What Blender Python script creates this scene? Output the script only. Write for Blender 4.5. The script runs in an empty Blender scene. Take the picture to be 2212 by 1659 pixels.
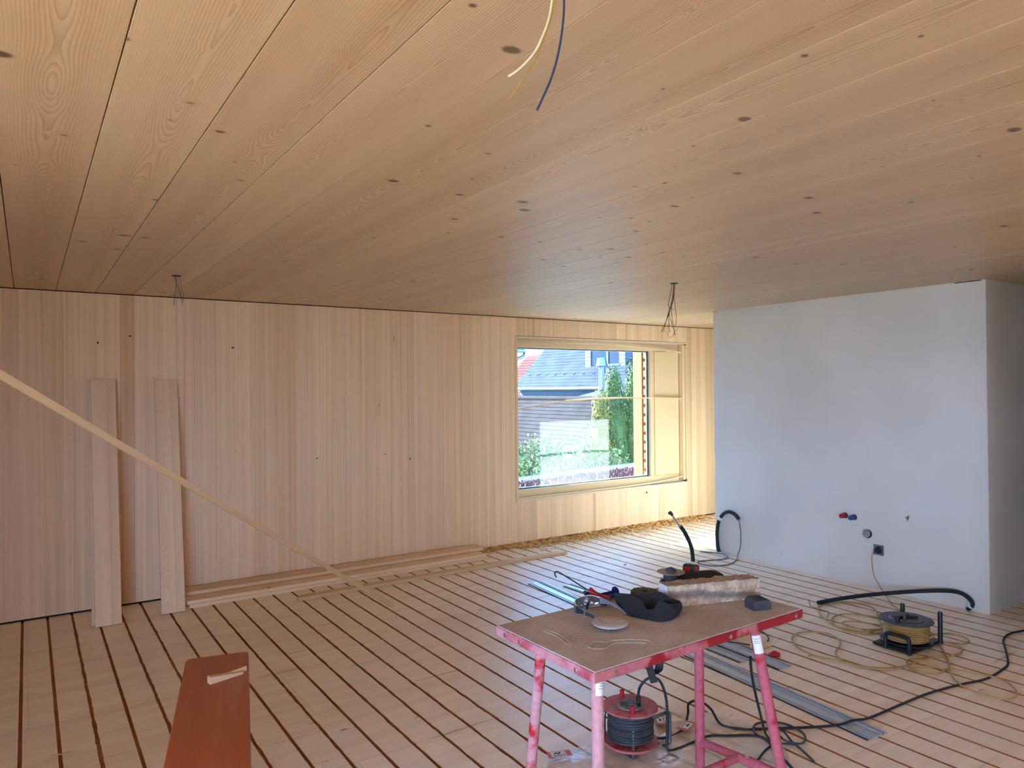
import bpy, math, random
from mathutils import Vector, Matrix, Quaternion, noise as mnoise
random.seed(7)
S = bpy.context.scene
COL = S.collection

# ------------------------------------------------------------------ camera
CZ, FPX = 1.656, 1556.7
yaw, pitch, roll = math.radians(33.949), math.radians(0.344), math.radians(-0.491)
fwd = Vector((math.sin(yaw)*math.cos(pitch), math.cos(yaw)*math.cos(pitch), math.sin(pitch)))
rt = Vector((math.cos(yaw), -math.sin(yaw), 0)); up = rt.cross(fwd)
r2 = math.cos(roll)*rt + math.sin(roll)*up; u2 = -math.sin(roll)*rt + math.cos(roll)*up
cd = bpy.data.cameras.new('camera'); cam = bpy.data.objects.new('camera', cd); COL.objects.link(cam)
cd.sensor_width = 36; cd.lens = FPX/2212*36; cd.clip_start = .02; cd.clip_end = 300
cam.matrix_world = Matrix(((r2.x, u2.x, -fwd.x, 0), (r2.y, u2.y, -fwd.y, 0), (r2.z, u2.z, -fwd.z, CZ), (0, 0, 0, 1)))
S.camera = cam

# ------------------------------------------------------------------ sky, sun, exposure
w = bpy.data.worlds.new('sky'); S.world = w; w.use_nodes = True
bg = w.node_tree.nodes['Background']; bg.inputs[0].default_value = (.34, .63, 1.12, 1); bg.inputs[1].default_value = 1.0
sd = bpy.data.lights.new('sun', 'SUN'); sun = bpy.data.objects.new('sun', sd); COL.objects.link(sun)
sd.energy = 5.2; sd.angle = math.radians(.6); sd.color = (1, .95, .86)
sun.rotation_euler = Vector((.44, -.9, -.49)).to_track_quat('-Z', 'Y').to_euler(); sun.location = (0, 20, 12)
vs = S.view_settings; vs.view_transform = 'Standard'; vs.look = 'None'; vs.gamma = 1; vs.use_curve_mapping = False
vs.exposure = 4.5
cy = S.cycles
cy.max_bounces = 12; cy.diffuse_bounces = 8; cy.glossy_bounces = 4; cy.transmission_bounces = 8; cy.transparent_max_bounces = 12
cy.sample_clamp_indirect = 6; cy.caustics_reflective = False; cy.caustics_refractive = False; cy.use_denoising = True

# room extents
WL, WR, WF, D, H = -1.0, 9.6, -4.0, 6.311, 2.412
WX0, WX1, WZ0, WZ1 = 4.305, 6.905, .465, 2.197            # window opening in the back wall
XE = -4.5                                                 # glazed end of the room, behind and left of the camera
FY_0, FY_1, FZ0, FZ1 = -1.1, 2.0, .05, 2.25                # its opening (y and z range)
BX0, BX1, BZ0, BZ1 = -4.2, -.9, .3, 2.3                  # unseen window openings added behind the camera for more daylight
YS = 2.2                                                  # the room widens to the left for y < YS

def portal(name, loc, rot, sx, sy):
    l = bpy.data.lights.new(name, 'AREA'); l.shape = 'RECTANGLE'; l.size = sx; l.size_y = sy; l.cycles.is_portal = True
    o = bpy.data.objects.new(name, l); COL.objects.link(o); o.location = loc; o.rotation_euler = rot
portal('portal_back', ((WX0+WX1)/2, D+.3, (WZ0+WZ1)/2), (-math.pi/2, 0, 0), WX1-WX0, WZ1-WZ0)
portal('portal_front', ((BX0+BX1)/2, WF-.1, (BZ0+BZ1)/2), (math.pi/2, 0, 0), BX1-BX0, BZ1-BZ0)
portal('portal_end', (XE-.1, (FY_0+FY_1)/2, (FZ0+FZ1)/2), (math.pi/2, 0, -math.pi/2), FY_1-FY_0, FZ1-FZ0)

# ------------------------------------------------------------------ helpers: node materials
def lin(c):
    return tuple(((x/255+.055)/1.055)**2.4 if x/255 > .04045 else x/255/12.92 for x in c) + (1,)
class T:
    def __init__(s, name):
        s.m = bpy.data.materials.new(name); s.m.use_nodes = True; s.t = s.m.node_tree
        s.b = s.t.nodes['Principled BSDF']; s.out = s.t.nodes['Material Output']
    def put(s, sock, v):
        if isinstance(v, bpy.types.NodeSocket): s.t.links.new(v, sock)
        elif v is not None: sock.default_value = v
    def nd(s, typ, ins=(), out=0, **pr):
        n = s.t.nodes.new(typ)
        for k, v in pr.items(): setattr(n, k, v)
        for k, v in (ins.items() if isinstance(ins, dict) else enumerate(ins)): s.put(n.inputs[k], v)
        return n.outputs[out] if out is not None else n
    def ma(s, op, a, b=None, c=None, clamp=False):
        return s.nd('ShaderNodeMath', (a, b, c), operation=op, use_clamp=clamp)
    def vec(s, x, y, z=0.0): return s.nd('ShaderNodeCombineXYZ', (x, y, z))
    def noise(s, v, scale=1., detail=2., rough=.5, out=0):
        return s.nd('ShaderNodeTexNoise', {'Vector': v, 'Scale': scale, 'Detail': detail, 'Roughness': rough}, out)
    def mix(s, f, a, b, blend='MIX'):
        n = s.nd('ShaderNodeMix', {}, None, data_type='RGBA', blend_type=blend)
        s.put(n.inputs[0], f); s.put(n.inputs[6], a); s.put(n.inputs[7], b); return n.outputs[2]
    def mr(s, v, a, b, c=0., d=1., smooth=True):
        n = s.nd('ShaderNodeMapRange', {'Value': v, 'From Min': a, 'From Max': b, 'To Min': c, 'To Max': d}, None)
        n.interpolation_type = 'SMOOTHSTEP' if smooth else 'LINEAR'; n.clamp = True; return n.outputs[0]
    def sep(s, v): 
        n = s.nd('ShaderNodeSeparateXYZ', (v,), None); return n.outputs[0], n.outputs[1], n.outputs[2]
    def fin(s, col=None, rough=.6, metal=0., bump=None, bs=.2, bd=.002, spec=None, **kw):
        s.put(s.b.inputs['Base Color'], col); s.put(s.b.inputs['Roughness'], rough); s.put(s.b.inputs['Metallic'], metal)
        if spec is not None: s.b.inputs['Specular IOR Level'].default_value = spec
        if bump is not None:
            s.put(s.b.inputs['Normal'], s.nd('ShaderNodeBump', {'Strength': bs, 'Distance': bd, 'Height': bump}))
        for k, v in kw.items(): s.put(s.b.inputs[k.replace('_', ' ')], v)
        return s.m
def plain(name, rgb, rough=.5, metal=0., var=.12, scale=30., spec=None, bump=0.):
    t = T(name); co = t.nd('ShaderNodeTexCoord', out=3)
    n = t.noise(co, scale, 3.)
    c = lin(rgb); k = t.mr(n, .3, .7, 1-var, 1+var, False)
    col = t.mix(1., c, t.vec(k, k, k), 'MULTIPLY')
    return t.fin(col, rough, metal, bump=n if bump else None, bs=bump, spec=spec)

def wood(name, ax, light, dark, knotc, ring=.007, amp=.55, warp=.12, knots=(5., 1.6, .55, .05), tone=.25, broad=.35, world=False, rough=.62, spec=.25, usecol=False, ishift=.12, streak=0., pins=0.):
    t = T(name)
    co = t.nd('ShaderNodeNewGeometry', out=0) if world else t.nd('ShaderNodeTexCoord', out=3)
    xyz = t.sep(co); u = xyz['xyz'.index(ax[0])]; v = xyz['xyz'.index(ax[1])]; u = t.ma('ADD', u, xyz[3-'xyz'.index(ax[0])-'xyz'.index(ax[1])])   # so every long face shows lengthwise grain
    oi = t.nd('ShaderNodeObjectInfo', out=None)
    rnd = oi.outputs['Random'] if not world else 0.37
    V = t.ma('MULTIPLY_ADD', rnd, 57.3, v)
    r1 = t.ma('FRACT', t.ma('MULTIPLY', rnd, 13.71)); r2_ = t.ma('FRACT', t.ma('MULTIPLY', rnd, 31.37))
    U = t.ma('MULTIPLY_ADD', t.ma('SUBTRACT', r1, .5), ishift, u)
    R9 = t.ma('MULTIPLY', rnd, 9.)
    nA = t.noise(t.vec(t.ma('MULTIPLY', U, 2.2), t.ma('MULTIPLY', V, 1.1), R9), 1., 1.)
    hd = t.ma('MULTIPLY_ADD', t.ma('SUBTRACT', nA, .5), warp*2, .02)
    nB = t.noise(t.vec(3.1, t.ma('MULTIPLY', V, .6), R9), 1., 1.)
    Uc = t.ma('MULTIPLY_ADD', t.ma('SUBTRACT', nB, .5), .08, U)
    r = t.ma('SQRT', t.ma('ADD', t.ma('MULTIPLY', Uc, Uc), t.ma('MULTIPLY', hd, hd)))
    kx, ky, pres, ks = knots
    vo = t.nd('ShaderNodeTexVoronoi', {'Vector': t.vec(t.ma('MULTIPLY', u, kx), t.ma('MULTIPLY', V, ky), R9), 'Scale': 1., 'Randomness': 1.}, None)
    kd = vo.outputs['Distance']; kc = t.sep(vo.outputs['Color'])
    kp = t.ma('LESS_THAN', kc[0], pres)
    wv = t.ma('MULTIPLY', t.mr(kd, .0, .28, 1., 0.), t.ma('MULTIPLY', kp, ring*2.2))
    rr = t.ma('ADD', r, wv)
    saw = t.ma('FRACT', t.ma('DIVIDE', rr, ring))
    line = t.ma('POWER', saw, 2.5)
    lat = t.mr(t.ma('ABSOLUTE', Uc), .03, .12, 1., .45)      # flat-sawn figure fades to quiet grain at the edges
    line = t.ma('MULTIPLY', line, lat)
    fib = t.noise(t.vec(t.ma('MULTIPLY', u, 260.), t.ma('MULTIPLY', V, 5.), R9), 1., 2.)
    brd = t.noise(t.vec(t.ma('MULTIPLY', u, 14.), t.ma('MULTIPLY', V, .35), R9), 1., 2.)
    f = t.ma('MULTIPLY', line, amp)
    f = t.ma('MULTIPLY_ADD', t.ma('SUBTRACT', fib, .5), .35, f)
    f = t.ma('MULTIPLY_ADD', t.ma('SUBTRACT', brd, .5), broad*2, f)
    f = t.ma('MULTIPLY_ADD', t.ma('SUBTRACT', r2_, .5), tone*2, f)
    if streak:
        sk = t.noise(t.vec(t.ma('MULTIPLY', u, 60.), t.ma('MULTIPLY', V, .3), t.ma('ADD', R9, 4.)), 1., 3., .6)
        f = t.ma('MULTIPLY_ADD', t.ma('SUBTRACT', sk, .5), streak*2, f)
        hs_ = t.noise(t.vec(t.ma('MULTIPLY', u, 22.), t.ma('MULTIPLY', V, .22), t.ma('ADD', R9, 11.)), 1., 2.)
        f = t.ma('ADD', f, t.mr(hs_, .62, .78, 0., .5))
    f = t.ma('ADD', f, .22, clamp=True)
    col = t.mix(f, lin(light), lin(dark))
    sz = t.ma('MULTIPLY_ADD', kc[1], ks*1.6, ks*.35)
    km = t.mr(t.ma('DIVIDE', kd, sz), .55, 1.1, .9, 0.)
    km = t.ma('MULTIPLY', km, kp)
    halo = t.ma('MULTIPLY', t.mr(kd, 0., .2, .25, 0.), kp)
    col = t.mix(halo, col, lin(dark)); col = t.mix(km, col, lin(knotc))
    if pins:
        v2 = t.nd('ShaderNodeTexVoronoi', {'Vector': t.vec(t.ma('MULTIPLY', u, 9.), t.ma('MULTIPLY', V, 11.), t.ma('ADD', R9, 3.)), 'Scale': 1.}, None); c2 = t.sep(v2.outputs['Color'])
        m2_ = t.ma('MULTIPLY', t.mr(t.ma('DIVIDE', v2.outputs['Distance'], t.ma('MULTIPLY_ADD', c2[1], .11, .02)), .5, 1., .85, 0.), t.ma('LESS_THAN', c2[0], pins))
        col = t.mix(m2_, col, lin(knotc))
    if usecol: col = t.mix(1., col, oi.outputs['Color'], 'MULTIPLY')
    return t.fin(col, rough, bump=fib, bs=.06, bd=.001, spec=spec)

M = {}
M['ceil'] = wood('ceiling_wood', 'xy', (216, 194, 162), (172, 141, 106), (90, 64, 48), ring=.0075, amp=.62, warp=.13, knots=(4.6, 6.6, .72, .085), tone=.13, broad=.28, rough=.42, spec=.55, pins=.34)
M['wall'] = wood('wall_wood', 'xz', (243, 217, 185), (208, 171, 135), (80, 58, 44), ring=.004, amp=.22, warp=.05, knots=(4., .8, .06, .03), tone=.11, broad=.34, streak=.5, usecol=True)
M['plank'] = wood('plank_wood', 'xy', (241, 213, 179), (206, 168, 130), (80, 58, 44), ring=.006, amp=.4, warp=.08, knots=(5., 1.4, .2, .04), tone=.14, broad=.4)
M['batten'] = wood('batten_wood', 'xy', (232, 206, 168), (190, 150, 106), (96, 66, 46), ring=.005, amp=.3, warp=.05, knots=(7., 1.5, .03, .05), tone=.12, broad=.3)
M['frame'] = wood('frame_wood', 'xy', (234, 210, 172), (202, 170, 126), (120, 84, 56), ring=.005, amp=.25, warp=.05, knots=(4., 1.2, .08, .04), tone=.05, broad=.2)
M['dark'] = plain('shadow_gap_black', (16, 18, 22), .9, var=.3)

def floor_mat():
    t = T('floor_wood'); co = t.nd('ShaderNodeNewGeometry', out=0); x, y, z = t.sep(co)
    s1 = t.noise(t.vec(t.ma('MULTIPLY', x, .55), t.ma('MULTIPLY', y, 9.), 0.), 1., 4., .6)
    s2 = t.noise(t.vec(t.ma('MULTIPLY', x, 2.5), t.ma('MULTIPLY', y, 60.), 3.), 1., 3.)
    blot = t.noise(co, 1.1, 3.)
    f = t.ma('ADD', t.ma('MULTIPLY', t.mr(s1, .35, .7), .55), t.ma('MULTIPLY', t.ma('SUBTRACT', s2, .4), .7), clamp=True)
    col = t.mix(f, lin((251, 236, 215)), lin((231, 205, 176)))
    col = t.mix(t.mr(blot, .45, .7, 0., .45), col, lin((238, 226, 214)))       # plaster dust
    br = t.nd('ShaderNodeTexBrick', {'Vector': co, 'Scale': 1., 'Mortar Size': .0016, 'Brick Width': 2.43, 'Row Height': .612, 'Color1': (1, 1, 1, 1), 'Color2': (.95, .94, .93, 1), 'Mortar': (.78, .72, .66, 1)})
    col = t.mix(1., col, br, 'MULTIPLY')
    vo = t.nd('ShaderNodeTexVoronoi', {'Vector': t.vec(t.ma('MULTIPLY', x, 2.6), t.ma('MULTIPLY', y, 7.), 0.), 'Scale': 1.}, None)
    kc = t.sep(vo.outputs['Color'])
    km = t.ma('MULTIPLY', t.mr(vo.outputs['Distance'], .02, .085, .8, 0.), t.ma('LESS_THAN', kc[0], .45))
    col = t.mix(km, col, lin((112, 80, 58)))
    sp = t.nd('ShaderNodeTexVoronoi', {'Vector': co, 'Scale': 7.}, None); sc = t.sep(sp.outputs['Color'])
    km2 = t.ma('MULTIPLY', t.mr(sp.outputs['Distance'], .015, .05, .75, 0.), t.ma('LESS_THAN', sc[0], .22))
    col = t.mix(km2, col, lin((74, 52, 40)))
    ck = t.noise(t.vec(t.ma('MULTIPLY', x, 1.3), t.ma('MULTIPLY', y, 26.), 7.), 1., 2.)
    col = t.mix(t.mr(ck, .66, .74, 0., .45), col, lin((120, 90, 64)))
    return t.fin(col, .4, bump=s2, bs=.05, spec=.5)
M['floor'] = floor_mat()
def groove_mat():
    t = T('groove_brown'); co = t.nd('ShaderNodeNewGeometry', out=0)
    n = t.noise(co, 3., 4.); n2 = t.noise(co, 60., 2.)
    col = t.mix(t.mr(n, .35, .7), lin((172, 108, 62)), lin((194, 138, 90)))
    col = t.mix(t.mr(n2, .6, .7, 0., .5), col, lin((190, 156, 118)))
    return t.fin(col, .8)
M['groove'] = groove_mat()
def plaster():
    t = T('white_plaster'); co = t.nd('ShaderNodeNewGeometry', out=0); x, y, z = t.sep(co)
    n = t.noise(co, 1.6, 4.); n2 = t.noise(co, 40., 3.); st = t.noise(t.vec(t.ma('MULTIPLY', x, 2.), t.ma('MULTIPLY', y, 2.), t.ma('MULTIPLY', z, .3)), 1., 2.)
    col = t.mix(t.mr(n, .3, .7), lin((222, 223, 222)), lin((212, 213, 211)))
    col = t.mix(t.mr(st, .45, .65, 0., .3), col, lin((220, 220, 217)))
    return t.fin(col, .75, bump=n2, bs=.08, bd=.002, spec=.3)
M['plaster'] = plaster()
M['foam'] = plain('yellow_foam', (206, 178, 84), .9)
M['slab'] = plain('slab_grey', (150, 146, 140), .9)
M['facade'] = plain('facade_render', (206, 202, 194), .9)

def glass():
    t = T('window_glass'); t.t.nodes.remove(t.b)
    bf = t.nd('ShaderNodeNewGeometry', out=6)                 # same reflectance from both sides of the thin pane
    fr = t.nd('ShaderNodeFresnel', {'IOR': t.ma('MULTIPLY_ADD', bf, 1/1.5-1.5, 1.5)}); f = t.ma('MULTIPLY', fr, 1.6, clamp=True)
    tr = t.nd('ShaderNodeBsdfTransparent', {'Color': (.525, .585, .615, 1)}); gl = t.nd('ShaderNodeBsdfGlossy', {'Color': (.92, .96, 1, 1), 'Roughness': .0})
    t.put(t.out.inputs[0], t.nd('ShaderNodeMixShader', (f, tr, gl))); return t.m
M['glass'] = glass()

# ------------------------------------------------------------------ helpers: meshes
class MB:
    def __init__(s): s.v = []; s.f = []; s.mi = []; s.cm = 0
    def add(s, vs_, fs):
        o = len(s.v); s.v += [tuple(p) for p in vs_]; s.f += [tuple(i+o for i in f) for f in fs]; s.mi += [s.cm]*len(fs); return s
    def box(s, lo, hi, mtx=None):
        x0, y0, z0 = lo; x1, y1, z1 = hi
        p = [Vector(q) for q in ((x0,y0,z0),(x1,y0,z0),(x1,y1,z0),(x0,y1,z0),(x0,y0,z1),(x1,y0,z1),(x1,y1,z1),(x0,y1,z1))]
        if mtx: p = [mtx @ q for q in p]
        return s.add(p, [(0,3,2,1),(4,5,6,7),(0,1,5,4),(1,2,6,5),(2,3,7,6),(3,0,4,7)])
    def cbox(s, lo, hi, c=.002, mtx=None):
        """box with chamfered long edges (octagonal-ish) along every axis: 24 verts"""
        x0, y0, z0 = lo; x1, y1, z1 = hi; P = []
        for sx in (0, 1):
            for sy in (0, 1):
                for sz in (0, 1):
                    X = (x0, x1)[sx]; Y = (y0, y1)[sy]; Z = (z0, z1)[sz]; cx = c*(1-2*sx); cy_ = c*(1-2*sy); cz = c*(1-2*sz)
                    P += [Vector((X, Y+cy_, Z+cz)), Vector((X+cx, Y, Z+cz)), Vector((X+cx, Y+cy_, Z))]
        if mtx: P = [mtx @ q for q in P]
        import itertools
        ix = lambda a, b, d, k: (a*4+b*2+d)*3+k
        F = [(ix(0,0,0,0),ix(0,0,1,0),ix(0,1,1,0),ix(0,1,0,0)), (ix(1,0,0,0),ix(1,1,0,0),ix(1,1,1,0),ix(1,0,1,0)),
             (ix(0,0,0,1),ix(1,0,0,1),ix(1,0,1,1),ix(0,0,1,1)), (ix(0,1,0,1),ix(0,1,1,1),ix(1,1,1,1),ix(1,1,0,1)),
             (ix(0,0,0,2),ix(0,1,0,2),ix(1,1,0,2),ix(1,0,0,2)), (ix(0,0,1,2),ix(1,0,1,2),ix(1,1,1,2),ix(0,1,1,2))]
        for a in (0, 1):
            for b in (0, 1):
                F.append((ix(a,b,0,0), ix(a,b,1,0), ix(a,b,1,1), ix(a,b,0,1)))
                F.append((ix(a,0,b,0), ix(a,1,b,0), ix(a,1,b,2), ix(a,0,b,2)))
                F.append((ix(0,a,b,1), ix(1,a,b,1), ix(1,a,b,2), ix(0,a,b,2)))
        for a, b, d in itertools.product((0, 1), repeat=3): F.append((ix(a,b,d,0), ix(a,b,d,1), ix(a,b,d,2)))
        return s.add(P, F)
    def tube(s, pts, r, n=10, caps=True, smooth=0):
        pts = [Vector(p) for p in pts]
        if smooth: pts = crom(pts, smooth)
        rr = r if callable(r) else (lambda q: r)
        N = len(pts); tang = [(pts[min(i+1, N-1)]-pts[max(i-1, 0)]).normalized() for i in range(N)]
        a = tang[0].orthogonal().normalized(); vs_ = []
        for i in range(N):
            if i: 
                q = tang[i-1].rotation_difference(tang[i]); a = (q @ a); a = (a - tang[i]*a.dot(tang[i])).normalized()
            b = tang[i].cross(a); R = rr(i/(N-1))
            vs_ += [pts[i]+(a*math.cos(2*math.pi*k/n)+b*math.sin(2*math.pi*k/n))*R for k in range(n)]
        fs = [(i*n+k, i*n+(k+1) % n, (i+1)*n+(k+1) % n, (i+1)*n+k) for i in range(N-1) for k in range(n)]
        if caps: fs += [tuple(range(n))[::-1], tuple((N-1)*n+k for k in range(n))]
        return s.add(vs_, fs)
    def lathe(s, prof, n=32, mtx=None):
        vs_ = []; fs = []
        for (r, z) in prof: vs_ += [Vector((r*math.cos(2*math.pi*k/n), r*math.sin(2*math.pi*k/n), z)) for k in range(n)]
        if mtx: vs_ = [mtx @ q for q in vs_]
        for i in range(len(prof)-1): fs += [(i*n+k, i*n+(k+1) % n, (i+1)*n+(k+1) % n, (i+1)*n+k) for k in range(n)]
        if prof[0][0] > 1e-6: fs.append(tuple(range(n))[::-1])
        if prof[-1][0] > 1e-6: fs.append(tuple((len(prof)-1)*n+k for k in range(n)))
        return s.add(vs_, fs)
    def prism(s, poly, z0, z1, mtx=None):
        n = len(poly); vs_ = [Vector((x, y, z0)) for x, y in poly]+[Vector((x, y, z1)) for x, y in poly]
        if mtx: vs_ = [mtx @ q for q in vs_]
        return s.add(vs_, [tuple(range(n))[::-1], tuple(range(n, 2*n))]+[(i, (i+1) % n, n+(i+1) % n, n+i) for i in range(n)])
    def mesh(s, name):
        me = bpy.data.meshes.new(name); me.from_pydata(s.v, [], s.f)
        if any(s.mi): me.polygons.foreach_set('material_index', s.mi)
        return me
    def build(s, name, mat, parent=None, loc=None, rot=None, smooth=False, **tags):
        me = s.mesh(name); mats = mat if isinstance(mat, (list, tuple)) else [mat]
        for m_ in mats: me.materials.append(m_)
        if smooth:
            me.polygons.foreach_set('use_smooth', [True]*len(me.polygons))
            if smooth != 'full': me.set_sharp_from_angle(angle=math.radians(38))
        me.update(); o = bpy.data.objects.new(name, me); COL.objects.link(o)
        if parent: o.parent = parent
        if loc: o.location = loc
        if rot: o.rotation_euler = rot
        for k, v in tags.items(): o[k] = v
        return o
def crom(p, k):
    out = []; n = len(p)
    for i in range(n-1):
        p0, p1, p2, p3 = p[max(i-1, 0)], p[i], p[i+1], p[min(i+2, n-1)]
        for j in range(k):
            t = j/k; out.append(.5*((2*p1)+(p2-p0)*t+(2*p0-5*p1+4*p2-p3)*t*t+(3*p1-p0-3*p2+p3)*t**3))
    out.append(p[-1]); return out
def thing(name, label, cat, loc=(0, 0, 0), rot=None, group=None):
    o = bpy.data.objects.new(name, None); COL.objects.link(o); o.location = loc; o.empty_display_size = .1
    if rot: o.rotation_euler = rot
    tag(o, label, cat, group); return o
def tag(o, label, cat, group=None):
    o['label'] = label; o['category'] = cat
    if group: o['group'] = group
    return o
def struct(o): o['kind'] = 'structure'; return o
RZ = lambda a: Matrix.Rotation(a, 4, 'Z')
TR = Matrix.Translation
def frame_to(p, q, roll_up=Vector((0, 0, 1))):
    """matrix whose Y axis runs from p to q"""
    p, q = Vector(p), Vector(q); y = (q-p).normalized(); x = y.cross(roll_up).normalized(); z = x.cross(y)
    return Matrix(((x.x, y.x, z.x, p.x), (x.y, y.y, z.y, p.y), (x.z, y.z, z.z, p.z), (0, 0, 0, 1)))
def plank(name, w_, l, t_, mat, mtx, parent=None, c=.0015, **tags):
    """board lying along local Y, centred in X, from y=0 to l, z from 0 to t"""
    o = MB().cbox((-w_/2, 0, 0), (w_/2, l, t_), c).build(name, mat, parent, **tags); o.matrix_local = mtx; return o

# ================================================================== THE ROOM
# ---- floor: routed panel strips over a brown groove bed
fl = struct(MB().box((XE-.2, WF-.3, -.25), (WR+.3, D+.3, -.0128)).build('floor', M['groove']))
G0, GS, GW = -.033, .1525, .0165
def edge_line(k, side):
    rg = random.Random(k*17+5); ragged = rg.random() < .62; amp = .0042 if ragged else .0009
    pts = []; y = WF
    while y < D+.005:
        off = amp*(mnoise.noise(Vector((k*7.7+side*3.3, y*11, 0)))+.8*mnoise.noise(Vector((k*7.7+side*3.3, y*37, 5))))
        pts.append((G0+GS*k+side*(GW/2+off), y)); y += 1.2 if y < .9 else .028
    pts.append((G0+GS*k+side*GW/2, D+.012)); return pts
k0, k1 = int((XE-G0)/GS)-1, int((WR-G0)/GS)+1
for k in range(k0, k1):
    a, b = edge_line(k, 1), edge_line(k+1, -1)
    if a[0][0] < WL: a, b = [q for q in a if q[1] < YS+.1], [q for q in b if q[1] < YS+.1]
    n = len(a)
    mb = MB(); vs_ = [(max(XE, x), y, z) for z in (0, -.0125) for (x, y) in a]+[(min(WR, x), y, z) for z in (0, -.0125) for (x, y) in b]
    fs = []; sd_ = []
    for i in range(n-1):
        fs.append((i, 2*n+i, 2*n+i+1, i+1)); sd_ += [(i, i+1, n+i+1, n+i), (2*n+i+1, 2*n+i, 3*n+i, 3*n+i+1)]
    sd_ += [(0, n, 3*n, 2*n), (n-1, 3*n-1, 4*n-1, 2*n-1)]
    mb.add(vs_, fs+sd_); mb.mi[len(fs):] = [1]*len(sd_)
    mb.build('floor_strip', [M['floor'], M['groove']], fl)

# ---- ceiling boards
ce = struct(MB().box((XE-.2, WF-.3, H+.024), (WR+.3, D+.3, H+.3)).build('ceiling', M['dark']))
CS, C0 = .2545, -.075
for k in range(int((XE-C0)/CS)-1, int((WR-C0)/CS)+1):
    x0, x1 = C0+CS*k, C0+CS*(k+1); x0, x1 = max(x0, XE-.02), min(x1, WR+.02)
    g = random.Random(k+40).choice((.0016, .0022, .003))
    if k in (-1, 0, 2): g = .0036
    wd = x1-x0-g
    MB().cbox((-wd/2, WF-.02, 0), (wd/2, D+.005 if x0 > WL-.02-CS else YS+.05, .024), .0012).build('ceiling_board', M['ceil'], ce, loc=((x0+x1)/2, 0, H))

# ---- back wall: vertical staves in front of a dark core, window opening
mb = MB()
Y0, Y1 = D+.021, D+.30
for lo, hi in (((WL-.3, Y0, -.25), (WX0, Y1, H+.3)), ((WX1, Y0, -.25), (WR+.3, Y1, H+.3)), ((WX0, Y0, -.25), (WX1, Y1, WZ0-.02)), ((WX0, Y0, WZ1+.02), (WX1, Y1, H+.3))): mb.box(lo, hi)
mb.cm = 1
for lo, hi in (((WL-.3, Y1, -3.2), (WX0, Y1+.1, H+.6)), ((WX1, Y1, -3.2), (WR+.3, Y1+.1, H+.6)), ((WX0, Y1, -3.2), (WX1, Y1+.1, WZ0-.02)), ((WX0, Y1, WZ1+.02), (WX1, Y1+.1, H+.6))): mb.box(lo, hi)
wb = struct(mb.build('wall_back', [M['dark'], M['facade']]))
rs = random.Random(21)
def stave(x0, x1, z0, z1, col=(1, 1, 1)):
    g = rs.choice((.0001, .0002, .0002, .0005))
    o = MB().cbox((-(x1-x0)/2+g, 0, z0), ((x1-x0)/2-g, .02, z1), .0003).build('wall_stave', M['wall'], wb, loc=((x0+x1)/2, D+rs.uniform(0, .0008), 0))
    o.color = (*col, 1); return o
fixed = [(WL, -.42), (-.42, -.049), (-.049, .225), (.225, .60), (.60, .695), (.695, .776), (.776, 1.30), (1.30, 1.798), (1.798, 1.959), (1.959, 2.37), (2.37, 2.766), (2.766, 3.029), (3.029, 3.55), (3.55, 3.862), (3.862, 4.06), (4.06, WX0)]
for a, b in fixed:
    if (a, b) in ((.60, .695), (.695, .776)) : parts = [a, b]
    elif (a, b) == (1.798, 1.959): parts = [a, a+.05, b]
    else:
        parts = [a]
        while b-parts[-1] > .17: parts.append(parts[-1]+rs.uniform(.055, .145))
        parts.append(b)
    for x0, x1 in zip(parts, parts[1:]):
        c = 1 + rs.uniform(-.03, .03); col = (c, c*rs.uniform(.97, 1.01), c*rs.uniform(.95, 1.01))
        if (a, b) == (.60, .695): col = (.88, .78, .71)
        if (a, b) == (1.798, 1.959): col = (.93, .88, .82)
        stave(x0, x1, .014, H-.007, col)
x = WX0
while x < WX1-.005:                                     # narrow lively staves under and over the window
    x1 = min(WX1, x+rs.uniform(.045, .13)); x1 = WX1 if WX1-x1 < .04 else x1
    c = rs.choice((1, 1.02, 1.03, .98, .9, 1.0, .93)); stave(x, x1, .022, WZ0-.018, (c, c*.98, c*.96)); x = x1
x = WX0
while x < WX1-.005:
    x1 = min(WX1, x+rs.uniform(.06, .15)); x1 = WX1 if WX1-x1 < .04 else x1
    c = rs.choice((1, 1.02, .99, .94)); stave(x, x1, WZ1+.018, H-.007, (c, c*.98, c*.96)); x = x1
x = WX1
while x < WR-.005:
    x1 = min(WR, x+rs.uniform(.07, .16)); c = rs.choice((1, 1.02, .88, .95, .84)); stave(x, x1, .014, H-.007, (c, c*.96, c*.9)); x = x1
MB().box((WX0, D+.012, .001), (WX1, D+.02, .021)).build('base_strip', plain('grey_felt', (92, 88, 84), .9), wb)

# black knots in the staves
rk_ = random.Random(3)
for kx_, kz_, kr, ka in ((1.432, 2.017, .012, .5), (.668, 2.088, .011, .45), (.449, 2.03, .006, 1.4), (2.144, 1.046, .010, .5), (2.795, 1.045, .009, .35), (3.06, .985, .006, 1.6), (1.02, 1.6, .005, .6)):
    MB().prism([(kr*math.cos(i*.628)*rk_.uniform(.8, 1.2), kr*ka*math.sin(i*.628)*rk_.uniform(.8, 1.2)) for i in range(10)], 0, .0007, TR((kx_, D-.0002, kz_)) @ Matrix.Rotation(math.pi/2, 4, 'X')).build('knot', M['dark'], wb)

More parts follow.
